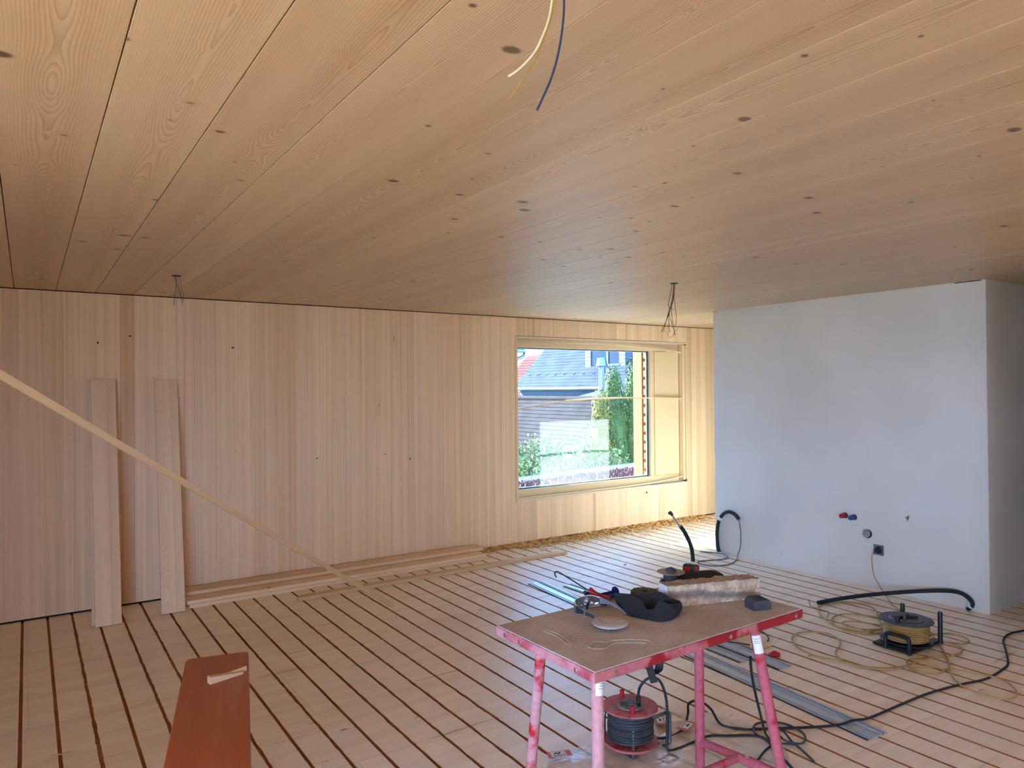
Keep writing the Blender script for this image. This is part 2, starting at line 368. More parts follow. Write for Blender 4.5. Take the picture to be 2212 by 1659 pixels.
# ---- other walls
struct(MB().box((WL-.25, YS, -.25), (WL, D+.3, H+.3)).build('wall_left', M['plank']))
struct(MB().box((XE-.2, YS, -.25), (WL-.25, YS+.2, H+.3)).build('wall_return', M['plank']))
struct(MB().box((WR, WF-.2, -.25), (WR+.25, D+.3, H+.3)).build('wall_right', M['plank']))
mb = MB()
for lo, hi in (((XE-.2, WF-.25, -.25), (BX0, WF, H+.3)), ((BX1, WF-.25, -.25), (WR+.3, WF, H+.3)), ((BX0, WF-.25, -.25), (BX1, WF, BZ0)), ((BX0, WF-.25, BZ1), (BX1, WF, H+.3))): mb.box(lo, hi)
struct(mb.build('wall_front', M['plank']))
w3 = struct(bpy.data.objects.new('added_window', None)); COL.objects.link(w3)  # frame of the window added for extra daylight, never in view
for i in range(5): xx = BX0+.03+(BX1-BX0-.06)*i/4; MB().box((xx-.03, WF-.16, BZ0), (xx+.03, WF-.08, BZ1)).build('mullion', M['frame'], w3)
for zz in (BZ0+.03, BZ1-.03): MB().box((BX0+.06, WF-.16, zz-.03), (BX1-.06, WF-.08, zz+.03)).build('rail', M['frame'], w3)
mb = MB()
for lo, hi in (((XE-.2, WF, -.25), (XE, FY_0, H+.3)), ((XE-.2, FY_1, -.25), (XE, YS, H+.3)), ((XE-.2, FY_0, -.25), (XE, FY_1, FZ0)), ((XE-.2, FY_0, FZ1), (XE, FY_1, H+.3))): mb.box(lo, hi)
struct(mb.build('wall_end', M['plank']))
w2 = struct(bpy.data.objects.new('window_2', None)); COL.objects.link(w2)
for yy in (FY_0+.03, (FY_0+FY_1)/2, FY_1-.03): MB().box((XE-.14, yy-.03, FZ0), (XE-.06, yy+.03, FZ1)).build('mullion', M['frame'], w2)
for zz in (FZ0+.03, FZ1-.03): MB().box((XE-.14, FY_0+.06, zz-.03), (XE-.06, FY_1-.06, zz+.03)).build('rail', M['frame'], w2)

struct(MB().box((4.92, WF, -.0128), (WR, 1.74, H+.024)).build('wall_lightblock', M['plank']))   # unseen block added to keep window light off the core's side

# ---- white plastered core beside the passage
def partition():
    mb = MB(); R = .007; XA, YA, YB = 5.725, 4.875, 2.39
    base = []
    for cx, cy_, a0 in ((XA+R, YA-R, 90), (XA+R, YB+R, 180)):
        for j in range(4): base.append((cx, cy_, math.radians(a0+30*j)))
    nz = 70; cols = []
    for i in range(nz+1):
        z = H*i/nz; ring = [(WR+.05, YA, z)]
        for q, (cx, cy_, a) in enumerate(base):
            j = .005*mnoise.noise(Vector((cx*3+cy_*9, z*5, 1)))+.005*mnoise.noise(Vector((cx+cy_*5, z*16, 3)))
            rr = R+max(j, -.003)
            ring.append((cx+rr*math.cos(a), cy_+rr*math.sin(a), z))
        ring.append((WR+.05, YB, z)); cols.append(ring)
    n = len(cols[0]); vs_ = [p for r_ in cols for p in r_]
    fs = [(i*n+k, (i+1)*n+k, (i+1)*n+k+1, i*n+k+1) for i in range(nz) for k in range(n-1)]
    fs += [tuple(range(n)), tuple(nz*n+k for k in range(n))[::-1]]
    return mb.add(vs_, fs).build('wall_partition', M['plaster'], smooth=True)
wp = struct(partition())
mb = MB()
for i in range(7):
    a = i*.006; mb.tube([(5.722, 4.872-a, H-.002-(.018-a*.4)*.5), (5.722, 4.868-a, H-.001)], .006, 6)
mb.build('foam_bead', M['foam'], wp, smooth=True)
MB().box((5.7215, 2.42, H-.006), (5.724, 2.60, H-.0005)).build('joint_gap', M['dark'], wp)
MB().cbox((5.7240, 3.640, .02), (5.7257, 3.646, H-.01), .0005).build('plaster_seam', M['plaster'], wp)
# small chips in the plaster skin
mb = MB()
for (yy, zz, pts) in ((2.985, .615, ((0, 0), (.03, .02), (.022, -.03))), (2.97, .61, ((0, 0), (.02, .03), (.012, -.012))), (4.12, .14, ((0, 0), (.018, -.03), (.012, -.032)))):
    mb.add([(5.7238, yy-py, zz+pz) for py, pz in pts]+[(5.7252, yy-py, zz+pz) for py, pz in pts], [(0, 1, 2), (5, 4, 3)])
mb.build('plaster_chip', plain('chip_grey', (150, 148, 148), .9), wp)

# ---- window 1: timber frame, fixed pane, solid ventilation leaf
w1 = struct(bpy.data.objects.new('window_1', None)); COL.objects.link(w1)
M['greyband'] = plain('primed_grey', (196, 198, 204), .7)
FY0, FY1 = 6.411, 6.485
def bar(name, lo, hi, mat='frame', par=None, c=.003):
    lo, hi = Vector(lo), Vector(hi); d = hi-lo; ax = max(range(3), key=lambda i: d[i])
    ctr = (lo+hi)/2
    o = MB().cbox(lo-ctr, hi-ctr, c) if ax == 1 else None
    if o is None:                                     # turn local Y along the long side so the grain follows
        if ax == 0: R = Matrix.Rotation(-math.pi/2, 4, 'Z')
        else: R = Matrix.Rotation(math.pi/2, 4, 'X')
        Ri = R.inverted(); a, b = Ri @ (lo-ctr), Ri @ (hi-ctr)
        o = MB().cbox([min(p, q) for p, q in zip(a, b)], [max(p, q) for p, q in zip(a, b)], c).build(name, M[mat], par or w1)
        o.matrix_local = TR(ctr) @ R; return o
    o = o.build(name, M[mat], par or w1); o.location = ctr; return o
bar('bottom_rail', (WX0, FY0, WZ0), (6.86, FY1, .557)); bar('top_rail', (WX0, FY0, 2.1), (6.86, FY1, WZ1))
bar('jamb', (WX0, FY0, .557), (4.385, FY1, 2.1)); bar('mullion', (6.372, FY0, .557), (6.432, FY1-.02, 2.1)); bar('jamb', (6.862, FY0-.02, WZ0), (WX1, FY1, WZ1))
MB().box((4.385, 6.452, .557), (6.372, 6.456, 2.1)).build('pane', M['glass'], w1)
M['alu'] = plain('white_aluminium', (226, 232, 236), .35, .0, var=.04)
for lo, hi in (((4.385, 6.458, .545), (6.372, 6.5, .572)), ((6.347, 6.458, .572), (6.372, 6.474, 2.09)), ((4.385, 6.458, 2.086), (6.372, 6.5, 2.104))): MB().cbox(lo, hi, .003).build('glazing_bead', M['alu'], w1)
vl = bar('ventilation_leaf', (6.434, 6.402, .56), (6.858, 6.45, 2.098), c=.004)
M['steel'] = plain('brushed_steel', (196, 196, 192), .28, 1., var=.06)
hm = MB().cbox((-.016, -.008, -.035), (.016, 0, .035), .005); hm.tube([(0, -.008, .012), (0, -.05, .012)], .009, 10); hm.tube([(0, -.05, .018), (.01, -.052, 0), (.014, -.05, -.05), (.014, -.048, -.12)], .009, 10, smooth=3)
ho = hm.build('handle', M['steel'], vl, smooth=True); ho.matrix_world = TR((6.484, 6.402, 1.32)); 
ho.matrix_local = vl.matrix_local.inverted() @ TR((6.484, 6.402, 1.32))
LB = .016
bar('reveal_board', (WX0, D-.004, WZ0-.002), (WX0+LB, FY0, WZ1), c=.001); bar('reveal_board', (WX1-LB, D-.002, WZ0+.03), (WX1, FY0-.02, WZ1-.02), c=.001)
bar('reveal_board', (WX1-.05, D+.02, WZ0+.02), (WX1-LB, FY0-.02, WZ1-.01), c=.002)
bar('head_board', (WX0+LB, D, WZ1-.006), (WX1-LB, FY0, WZ1+.01), 'greyband', c=.001); bar('sill_board', (WX0+LB, D-.002, WZ0-.018), (WX1, FY0, WZ0+.002), 'greyband', c=.001)
bar('sill_trim', (WX0, D-.006, WZ0-.016), (6.25, D+.004, WZ0+.006), c=.001); bar('sill_trim', (6.256, D-.006, WZ0-.018), (WX1, D+.004, WZ0-.004), c=.001)
bar('head_trim', (WX0, D-.005, WZ1-.004), (WX1, D+.004, WZ1+.014), c=.001); bar('side_trim', (WX0-.014, D-.005, WZ0-.016), (WX0, D+.004, WZ1+.014), c=.001)
MB().box((WX0, FY1, WZ0-.05), (WX1, D+.46, WZ0+.03)).build('outer_sill', M['alu'], w1)
for lo, hi in (((WX0-.02, FY1, WZ0), (WX0+.01, D+.4, WZ1)), ((WX1-.01, FY1, WZ0), (WX1+.02, D+.4, WZ1)), ((WX0, FY1, WZ1-.01), (WX1, D+.4, WZ1+.03))): MB().box(lo, hi).build('outer_reveal', M['facade'], w1)

# ================================================================== OUTSIDE
M['larch'] = wood('larch_wood', 'xy', (168, 108, 70), (136, 78, 44), (96, 52, 32), ring=.006, amp=.3, warp=.06, knots=(4., 1.2, .2, .05), tone=.1, broad=.3)
M['slate'] = plain('slate_grey', (56, 64, 78), .75, var=.25, scale=2., spec=.15)
M['browntile'] = plain('brown_tile', (58, 48, 46), .85, var=.25, scale=2.5, spec=.15)
M['redtile'] = plain('red_tile', (112, 56, 50), .85, var=.25, scale=2., spec=.15)
M['siding'] = plain('pale_siding', (92, 108, 124), .7, var=.06)
M['zinc'] = plain('zinc_sheet', (132, 142, 152), .35, .8, var=.06)
M['glassdark'] = plain('dark_window', (44, 50, 62), .1, var=.2)
M['leaf'] = plain('thuja_green', (70, 98, 36), .7, var=.45, scale=3.); M['leaf2'] = plain('shrub_leaf', (112, 132, 78), .6, var=.4, scale=4.); M['bark'] = plain('bark', (84, 66, 52), .9)
M['yleaf'] = plain('yellow_leaf', (128, 122, 44), .7, var=.4, scale=3.)
M['gravel'] = plain('gravel_grey', (116, 120, 126), .8, var=.3, scale=9.); M['sedum'] = plain('sedum_mauve', (100, 62, 66), .9, var=.45, scale=14.)
M['ground'] = plain('garden_ground', (84, 92, 60), .9, var=.3, scale=.4)
g = struct(MB().box((-60, -60, -3.4), (90, 110, -3.2)).build('ground', M['ground']))
# unseen wall added to keep the sun off the left half of the window
struct(MB().box((1.6, Y1+.1, -3.2), (4.18, 8.32, 3.2)).build('wall_sunblock', M['facade']))

post = thing('facade_post', 'pale larch facade post standing outside beside the window pane', 'post', (6.43, 6.65, .5))
p_ = MB().cbox((-.05, 0, -.08), (.05, 1.75, .08), .004).build('timber', M['larch'], post); p_.rotation_euler = (math.pi/2, 0, 0); p_.location = (0, 0, 0)
p_ = MB().cbox((-.04, 0, -.035), (.04, 1.75, .03), .003).build('side_lath', M['larch'], post); p_.rotation_euler = (math.pi/2, 0, 0); p_.location = (.015, -.09, 0)
lv = thing('louvre_screen', 'stacked larch louvre slats outside in front of the ventilation leaf', 'louvre', (6.66, 6.525, .5))
for i in range(15):
    o = MB().prism([(-.033, -.036), (.033, -.036), (.033, .038), (-.012, .038), (-.033, .018)], -.27, .23).build('slat', M['larch'], lv)
    o.matrix_local = TR((0, 0, .07+i*.114)) @ Matrix(((0, 0, 1, 0), (1, 0, 0, 0), (0, 1, 0, 0), (0, 0, 0, 1)))
MB().box((-.2, .034, 0), (.24, .05, 1.75)).build('back_lath', plain('louvre_back', (120, 74, 50), .8), lv)

def tiles(name, org, ud, vd, nu, nv, tw, th, t_, mat, parent, skew=0., jit=.0):
    org, ud, vd = Vector(org), Vector(ud).normalized(), Vector(vd).normalized(); nn = ud.cross(vd).normalized(); nn = nn if nn.z > 0 else -nn
    mb = MB(); rg = random.Random(3)
    for j in range(nv):
        for i in range(nu):
            o = org+ud*(i*tw+(j % 2)*tw*.5)+vd*(j*th)+nn*rg.uniform(0, jit)
            a = .006; sk = ud*skew
            P_ = [o+ud*a+nn*t_, o+ud*(tw-a)+nn*t_, o+ud*(tw-a)+vd*th*1.25+sk, o+ud*a+vd*th*1.25+sk]
            Q_ = [P_[0]-nn*t_, P_[1]-nn*t_]
            mb.add(P_+Q_, [(0, 1, 2, 3), (4, 5, 1, 0)])
    o = mb.build(name, mat, parent); o['kind'] = 'stuff'; return o
s45 = math.sqrt(.5)
hs = thing('slate_house', 'neighbouring house with grey slate roof and pale shingled dormer', 'house', (15.2, 17, -3.2))
def hbox(par, name, lo, hi, mat): 
    l = par.location; return MB().box(Vector(lo)-l, Vector(hi)-l).build(name, M[mat], par)
hbox(hs, 'wall', (15.25, 9, -3.2), (24, 22.0, 1.62), 'siding')
mb = MB(); L = hs.location
mb.add([Vector(q)-L for q in ((15, 22.25, 1.64), (15, 8.5, 1.64), (20, 8.5, 6.64), (20, 22.25, 6.64), (25, 8.5, 1.64), (25, 22.25, 1.64))], [(0, 1, 2, 3), (3, 2, 4, 5), (0, 3, 5), (1, 4, 2)])
rf = mb.build('roof', M['slate'], hs)
tiles('slates', Vector((14.98, 22.25, 1.62))-L, (0, -1, 0), (s45, 0, s45), 86, 40, .155, .15, .012, M['slate'], rf, skew=.05, jit=.006)
MB().tube([Vector((14.95, 22.3, 1.63))-L, Vector((14.95, 8.5, 1.63))-L], .05, 8).build('gutter', M['zinc'], hs)
mb = MB()
for i in range(50): mb.box(Vector((15.18, 22.0-i*.155-.148, 1.42))-L, Vector((15.22, 22.0-i*.155, 1.58))-L)
o = mb.build('fascia_shingles', M['siding'], hs); o['kind'] = 'stuff'
for i in range(8): hbox(hs, 'siding_board', (15.2-.012*(i % 2), 9, 1.40-.13*(i+1)), (15.24, 22.0, 1.40-.13*i-.012), 'siding')
dm = thing_d = hbox(hs, 'dormer', (15.75, 16.9, 2.2), (18, 18.86, 3.7), 'siding')
hbox(hs, 'dormer_roof', (15.45, 16.7, 3.7), (18.2, 19.05, 3.8), 'slate')
dl = dm
for a, b in ((16.9, 17.18), (18.58, 18.86)):
    for j in range(11): 
        o = hbox(hs, 'dormer_shingle', (15.7, a, 2.33+j*.12), (15.75, b, 2.33+j*.12+.108), 'siding')
hbox(hs, 'dormer_pane', (15.73, 17.2, 2.4), (15.748, 18.56, 3.6), 'glassdark'); hbox(hs, 'dormer_sill', (15.68, 17.15, 2.36), (15.76, 17.8, 2.42), 'siding')
for yy in (17.75,): hbox(hs, 'dormer_mullion', (15.70, yy-.04, 2.4), (15.74, yy+.04, 2.85), 'siding')
sm = MB().cbox((-.05, -.012, 0), (.03, .012, .02), .002).cbox((-.06, -.012, 0), (-.045, .012, .06), .002).mesh('snow_guard'); sm.materials.append(M['zinc'])
for i in range(15):
    o = bpy.data.objects.new('snow_guard', sm); COL.objects.link(o); o.parent = hs; o.location = Vector((15.48, 21.8-i*.52, 2.15))-L; o.rotation_euler = (0, -math.pi/4, .25)
for j in range(3):
    for i in range(9):
        o = bpy.data.objects.new('snow_guard', sm); COL.objects.link(o); o.parent = hs; o.scale = (.5, .5, .5); o.location = Vector((15.9+j*.42, 21.5-i*.75-j*.2, 2.56+j*.42))-L; o.rotation_euler = (0, -math.pi/4, .25)

hr = thing('red_roof_house', 'distant house with a red tiled roof under open sky', 'house', (22, 28, -3.2))
hbox(hr, 'wall', (20.8, 24, -3.2), (24.2, 31.7, 1.4), 'siding'); L = hr.location
mb = MB(); mb.add([Vector(q)-L for q in ((20.4, 32, 1.3), (20.4, 24, 1.3), (22.5, 24, 3.4), (22.5, 32, 3.4), (24.6, 24, 1.3), (24.6, 32, 1.3))], [(0, 1, 2, 3), (3, 2, 4, 5), (0, 3, 5), (1, 4, 2)])
rf = mb.build('roof', M['redtile'], hr)
tiles('roof_tiles', Vector((20.38, 32, 1.28))-L, (0, -1, 0), (s45, 0, s45), 30, 14, .26, .2, .03, M['redtile'], rf)

hl = thing('brown_roof_barn', 'low outbuilding with a dark brown tiled roof in front of the slate house', 'house', (10.8, 16.5, -3.2)); L = hl.location
hbox(hl, 'wall', (9.6, 13.6, -3.2), (13.6, 20.6, -.8), 'siding')
mb = MB(); mb.add([Vector(q)-L for q in ((9.0, 21, -1.1), (9.0, 13.3, -1.1), (12.4, 13.3, 1.33), (12.4, 21, 1.33), (14.2, 13.3, .1), (14.2, 21, .1))], [(0, 1, 2, 3), (3, 2, 4, 5), (0, 3, 5), (1, 4, 2)])
rf = mb.build('roof', M['browntile'], hl)
tiles('roof_tiles', Vector((8.98, 21, -1.12))-L, (0, -1, 0), (3.4, 0, 2.43), 37, 26, .205, .16, .022, M['browntile'], rf)
MB().tube([Vector((12.4, 21, 1.36))-L, Vector((12.4, 13.3, 1.36))-L], .07, 8).build('ridge_tiles', M['browntile'], hl)

fc = thing('flue_annex', 'small annex roof of pale sheet metal beside the slate house', 'annex', (13.9, 14.6, -3.2)); L = fc.location
hbox(fc, 'wall', (13.5, 13.3, -3.2), (15.1, 16.2, 1.3), 'siding'); mb = MB(); mb.add([Vector(q)-L for q in ((13.2, 16.5, 1.36), (13.2, 13.0, 1.36), (15.2, 13.0, 1.75), (15.2, 16.5, 1.75), (13.2, 16.5, 1.28), (13.2, 13.0, 1.28), (15.2, 13, 1.67), (15.2, 16.5, 1.67))], [(0, 1, 2, 3), (7, 6, 5, 4), (0, 4, 5, 1), (0, 3, 7, 4), (1, 5, 6, 2)]); mb.build('roof', M['zinc'], fc)
fl_ = thing('flue_pipe', 'shiny double steel flue pipe with conical cap', 'chimney', (13.55, 15.55, 1.43))
MB().tube([(0, .06, -.02), (0, .06, .86)], .055, 14).build('pipe', M['zinc'], fl_, smooth=True); MB().tube([(0, -.04, -.02), (0, -.04, .86)], .07, 14).build('pipe', M['zinc'], fl_, smooth=True)
MB().lathe([(.16, .82), (.17, .84), (.12, 1.06), (.02, 1.08)], 18).build('cap', M['zinc'], fl_, smooth=True)
ev = thing('eave_corner', 'roof corner with a gutter above the garden', 'roof', (7.4, 12.4, -3.2)); L = ev.location
hbox(ev, 'deck', (6.6, 11.9, 2.44), (8.36, 13.0, 2.56), 'siding'); hbox(ev, 'slate_cover', (6.6, 11.8, 2.56), (8.42, 13.1, 2.66), 'slate'); hbox(ev, 'post', (6.7, 12.0, -3.2), (6.86, 12.16, 2.44), 'bark'); hbox(ev, 'post', (6.7, 12.8, -3.2), (6.86, 12.96, 2.44), 'bark')
MB().tube([Vector((6.6, 11.86, 2.42))-L, Vector((8.3, 11.86, 2.40))-L, Vector((8.3, 11.9, 2.3))-L, Vector((8.15, 12.0, 2.22))-L], .035, 8).build('gutter', M['zinc'], ev)

fr_ = thing('flat_roof', 'flat annex roof with gravel edge and mauve sedum just outside the window', 'roof', (8, 8.7, -3.2)); L = fr_.location
poly = [(4.3, 6.73), (15, 6.73), (15, 11.53), (4.3, 9.76)]; loc2 = [(a-L.x, b-L.y) for a, b in poly]
MB().prism(loc2, 0, 3.28).build('slab', plain('bounce_paving', (206, 203, 197), .9), fr_)  # hidden top surface made pale so it bounces sun onto the ceiling
ed = [Vector((4.3, 9.76, 3.3)), Vector((15, 11.53, 3.3))]; ed = [e-Vector((L.x, L.y, 0)) for e in ed]
MB().tube(ed, .035, 6).build('edge_flashing', M['zinc'], fr_)
mb = MB(); rg = random.Random(5); dirv = (ed[1]-ed[0]); ln = dirv.length; dirv.normalize(); inn = Vector((dirv.y, -dirv.x, 0))
for i in range(2600):
    c = ed[0]+dirv*rg.uniform(1.5, ln-3)+inn*rg.uniform(.04, .36); c.z = 3.29+rg.uniform(0, .02); s_ = rg.uniform(.018, .042)
    q = [c+Vector((rg.uniform(-1, 1), rg.uniform(-1, 1), rg.uniform(.1, .9)))*s_ for _ in range(4)]
    q = [c+Vector(d)*s_*rg.uniform(.7, 1.2) for d in ((1, 0, 0), (-.5, .8, 0), (-.5, -.8, 0), (0, 0, .9))]
    mb.add(q, [(0, 1, 3), (1, 2, 3), (2, 0, 3)])
o = mb.build('gravel', M['gravel'], fr_); o['kind'] = 'stuff'
MB().add([ed[0]+inn*.3-Vector((0, 0, .018)), ed[1]+inn*.3-Vector((0, 0, .018)), ed[1]+inn*1.7-Vector((0, 0, .018)), ed[0]+inn*1.7-Vector((0, 0, .018)), ed[0]+inn*.3-Vector((0, 0, .05)), ed[1]+inn*.3-Vector((0, 0, .05)), ed[1]+inn*1.7-Vector((0, 0, .05)), ed[0]+inn*1.7-Vector((0, 0, .05))], [(0, 1, 2, 3), (0, 4, 5, 1), (3, 2, 6, 7), (4, 7, 6, 5)]).build('sedum_bed', M['sedum'], fr_)
mb = MB()
for i in range(2600):
    c = ed[0]+dirv*rg.uniform(1.5, ln-3)+inn*rg.uniform(.34, 1.65); c.z = 3.28; s_ = rg.uniform(.02, .05); a = rg.uniform(0, 6.28)
    q = Vector((math.cos(a), math.sin(a), 0))*s_*.5; mb.add([c-q, c+q, c+q*.6+Vector((rg.uniform(-.02, .02), rg.uniform(-.02, .02), s_*1.4)), c-q*.6+Vector((0, 0, s_))], [(0, 1, 2, 3)])
o = mb.build('sedum', M['sedum'], fr_); o['kind'] = 'stuff'

def leafcloud(mb, n, fn, size, rg, up_=.4):
    for _ in range(n):
        c, nrm = fn(rg); s_ = size*rg.uniform(.6, 1.4)
        t1 = nrm.orthogonal().normalized(); t1 = (Quaternion(nrm, rg.uniform(0, 6.28)) @ t1); t2 = nrm.cross(t1)
        t1 = (t1+Vector((0, 0, up_))).normalized()
        mb.add([c-t1*s_*.5, c+t2*s_*.32, c+t1*s_*.6, c-t2*s_*.32], [(0, 1, 2, 3)])
def thuja(x, y, top, rad, label, mat, seed, n=5200):
    t = thing('thuja', label, 'tree', (x, y, -3.2), group='thujas outside the window'); hgt = top+3.2; rg0 = random.Random(seed)
    lobes = [(rg0.uniform(0, 6.28), rg0.uniform(.35, .97), rg0.uniform(.10, .2)) for _ in range(70)]
    def fn(rg):
        a, hh, rr = rg.choice(lobes); R = rad*min(1, (1-hh)*2.4+.06)
        c = Vector((math.cos(a)*R*.8, math.sin(a)*R*.8, hh*hgt))
        d = Vector((rg.gauss(0, 1), rg.gauss(0, 1), rg.gauss(0, 1))).normalized()
        return c+Vector((d.x*rr, d.y*rr, d.z*rr*1.9)), (d+Vector((math.cos(a), math.sin(a), .3))*.5).normalized()
    mb = MB(); leafcloud(mb, int(n*2.3), fn, .05, rg0, .8); mb.build('foliage', mat, t)
    mb = MB(); mb.lathe([(rad*.78, 0), (rad*.85, hgt*.4), (rad*.6, hgt*.75), (.03, hgt*.98)], 12); mb.build('inner_foliage', mat, t)
    MB().tube([(0, 0, 0), (0, 0, hgt*.9)], .05, 6).build('trunk', M['bark'], t)
thuja(11.28, 13.0, 1.45, .42, 'shorter yellowish thuja at the edge of the row', M['yleaf'], 1)
thuja(11.72, 13.0, 2.05, .46, 'middle thuja, deep green with a slim pointed tip', M['leaf'], 2)
thuja(12.25, 12.9, 2.3, .50, 'tall green thuja partly behind the facade post', M['leaf'], 3)
thuja(12.9, 12.7, 2.2, .50, 'green thuja mostly hidden behind the larch post', M['leaf'], 4)
def shrub(x, y, z, rx, rz, label, seed, n):
    t = thing('leafy_shrub', label, 'shrub', (x, y, -3.2), group='leafy shrubs below the window'); rg0 = random.Random(seed); zc = z+3.2
    br = []
    for _ in range(26):
        d = Vector((rg0.gauss(0, 1), rg0.gauss(0, 1), rg0.gauss(.35, .8))).normalized(); br.append((Vector((0, 0, zc-rz*.6)), Vector((d.x*rx, d.y*rx, zc+d.z*rz))))
    def fn(rg):
        a, b = rg.choice(br); k = rg.uniform(.25, 1.05); c = a.lerp(b, k)+Vector((rg.gauss(0, .09), rg.gauss(0, .09), rg.gauss(0, .09)))
        return c, Vector((rg.gauss(0, 1), rg.gauss(0, 1), rg.gauss(.4, 1))).normalized()
    mb = MB(); leafcloud(mb, int(n*2), fn, .075, rg0, -.3); mb.build('foliage', M['leaf2'], t)
    mb = MB(); mb.tube([(0, 0, 0), (0, 0, zc-rz*.6)], .05, 6)
    for a, b in br: mb.tube([a, a.lerp(b, .5)+Vector((0, 0, .05)), b], .012, 4)
    mb.build('branches', M['bark'], t)
shrub(8.95, 12.3, -.15, 1.0, .75, 'broad light green shrub with drooping leaves', 11, 3000)
shrub(10.05, 12.2, -.15, .75, .85, 'light green shrub with upright shoots', 12, 2200)
shrub(10.75, 12.3, -.25, .5, .55, 'small yellow green shrub next to the thujas', 13, 1300)

# ================================================================== TIMBER LYING ABOUT
# two boards leaning on the wall, a third one behind the first
def lean(x0, x1, y0, zt, label, xt0=None, th=.02, grp='boards leaning on the wall', off=0., split=False):
    w_ = x1-x0; foot = Vector(((x0+x1)/2, y0, 0.0)); top = Vector(((x0+x1)/2+(xt0 or 0), D-.006-th-off, zt))
    y = (top-foot).normalized(); x = Vector((1, 0, 0)); x = (x-y*x.dot(y)).normalized(); z = x.cross(y)
    mt = Matrix(((x.x, y.x, z.x, foot.x), (x.y, y.y, z.y, foot.y), (x.z, y.z, z.z, foot.z), (0, 0, 0, 1)))
    l = (top-foot).length
    if not split:
        o = plank('leaning_board', w_, l, th, M['plank'], mt, c=.0015)
        return tag(o, label, 'board', grp)
    t = thing('leaning_board', label, 'board', foot, group=grp); t.matrix_world = mt
    MB().cbox((-w_/2, 0, 0), (w_*.15, l, th), .0012).build('wide_stave', M['plank'], t); MB().cbox((w_*.15+.0006, 0, 0), (w_/2, l, th-.001), .0012).build('narrow_stave', M['plank'], t)
    return t
lean(.392, .556, 5.852, 1.745, 'pale spruce board leaning on the wall, nearest the corner, small black knot', xt0=.004, split=True, off=.021)
lean(.374, .536, 5.893, 1.742, 'spruce board leaning just behind the other board, only its edge showing', xt0=.006, th=.017, off=0)
lean(.821, .984, 5.905, 1.74, 'pale spruce board leaning on the wall beside the stacked boards', xt0=.012, split=True)
# flat stack along the wall
RX = Matrix.Rotation(-math.pi/2, 4, 'Z')                   # local Y -> world X
def lying(name, x0, x1, y, z, w_, t_, label, cat, grp, mat='plank', tilt=0., dy=0., c=.002):
    ang = math.atan2(dy, x1-x0)
    mt = TR((x0, y, z)) @ Matrix.Rotation(ang-math.pi/2, 4, 'Z') @ Matrix.Rotation(tilt, 4, 'Y')
    return tag(plank(name, w_, math.hypot(x1-x0, dy), t_, M[mat], mt, c=c), label, cat, grp)
gs = 'boards stacked along the wall'
lying('stacked_board', 1.02, 3.66, 6.012, 0, .158, .029, 'lowest front board of the stack along the wall', 'board', gs)
lying('stacked_board', 1.005, 3.68, 6.018, .0295, .158, .028, 'upper front board of the stack, with a round black knot', 'board', gs)
lying('stacked_board', 1.03, 3.72, 6.202, 0, .165, .03, 'bottom board at the back of the stack against the wall', 'board', gs)
lying('stacked_board', 1.0, 3.70, 6.19, .0305, .165, .028, 'second board up at the back of the stack', 'board', gs)
lying('stacked_board', .99, 3.735, 6.175, .059, .17, .027, 'topmost wide board of the stack along the wall', 'board', gs)
tag(MB().lathe([(.009, 0), (.009, .0012)], 10, TR((1.62, 5.96, .0577))).build('knot_plug', M['dark']), 'round black knot plug in the stacked board', 'knot')
lying('floor_batten', 1.76, 4.46, 5.655, 0, .042, .028, 'front batten of the pair lying on the floor', 'batten', 'battens on the floor', 'batten', dy=.03)
lying('floor_batten', 1.80, 4.40, 5.712, 0, .042, .024, 'rear batten of the pair lying on the floor', 'batten', 'battens on the floor', 'batten', dy=.02)
# long batten from the floor up to the corner
a, b = Vector((2.285, 5.06, .0)), Vector((-.955, 2.80, 2.33)); mt = frame_to(a, b)
tag(plank('long_batten', .010, (b-a).length, .032, M['batten'], TR((0, 0, .004)) @ mt, c=.001), 'long thin batten slanting from the floor up across the boards', 'batten')
# bowed glazing strips wedged into the window opening
def strip(pts, w_, t_, label):
    pts = crom([Vector(p) for p in pts], 8); mb = MB(); n = len(pts); vs_ = []
    for i, p in enumerate(pts):
        tg = (pts[min(i+1, n-1)]-pts[max(i-1, 0)]).normalized(); nn = Vector((0, 1, 0)); uu = tg.cross(nn).normalized()
        uu = uu if uu.z > 0 else -uu
        vs_ += [p+nn*(-w_/2)+uu*(-t_/2), p+nn*(w_/2)+uu*(-t_/2), p+nn*(w_/2)+uu*(t_/2), p+nn*(-w_/2)+uu*(t_/2)]
    fs = [(i*4+k, i*4+(k+1) % 4, i*4+4+(k+1) % 4, i*4+4+k) for i in range(n-1) for k in range(4)]+[(0, 3, 2, 1), (n*4-4, n*4-3, n*4-2, n*4-1)]
    return tag(mb.add(vs_, fs).build('bowed_strip', M['frame']), label, 'strip', 'strips wedged in the window')
strip([(4.325, 6.36, 2.12), (5.06, 6.355, 2.158), (5.76, 6.35, 2.16), (6.29, 6.35, 2.126), (6.85, 6.36, 2.09)], .03, .016, 'wooden strip bowed across the top of the window')
strip([(4.325, 6.36, 1.426), (4.73, 6.35, 1.482), (5.19, 6.34, 1.515), (5.68, 6.335, 1.53), (6.05, 6.335, 1.53), (6.44, 6.35, 1.52), (6.85, 6.36, 1.509)], .036, .015, 'wooden strip arched across the middle of the window')
strip([(4.33, 6.345, .476), (5.18, 6.345, .477), (5.886, 6.345, .482), (6.42, 6.355, .495), (6.85, 6.36, .53)], .034, .015, 'wooden strip bowed along the window sill')

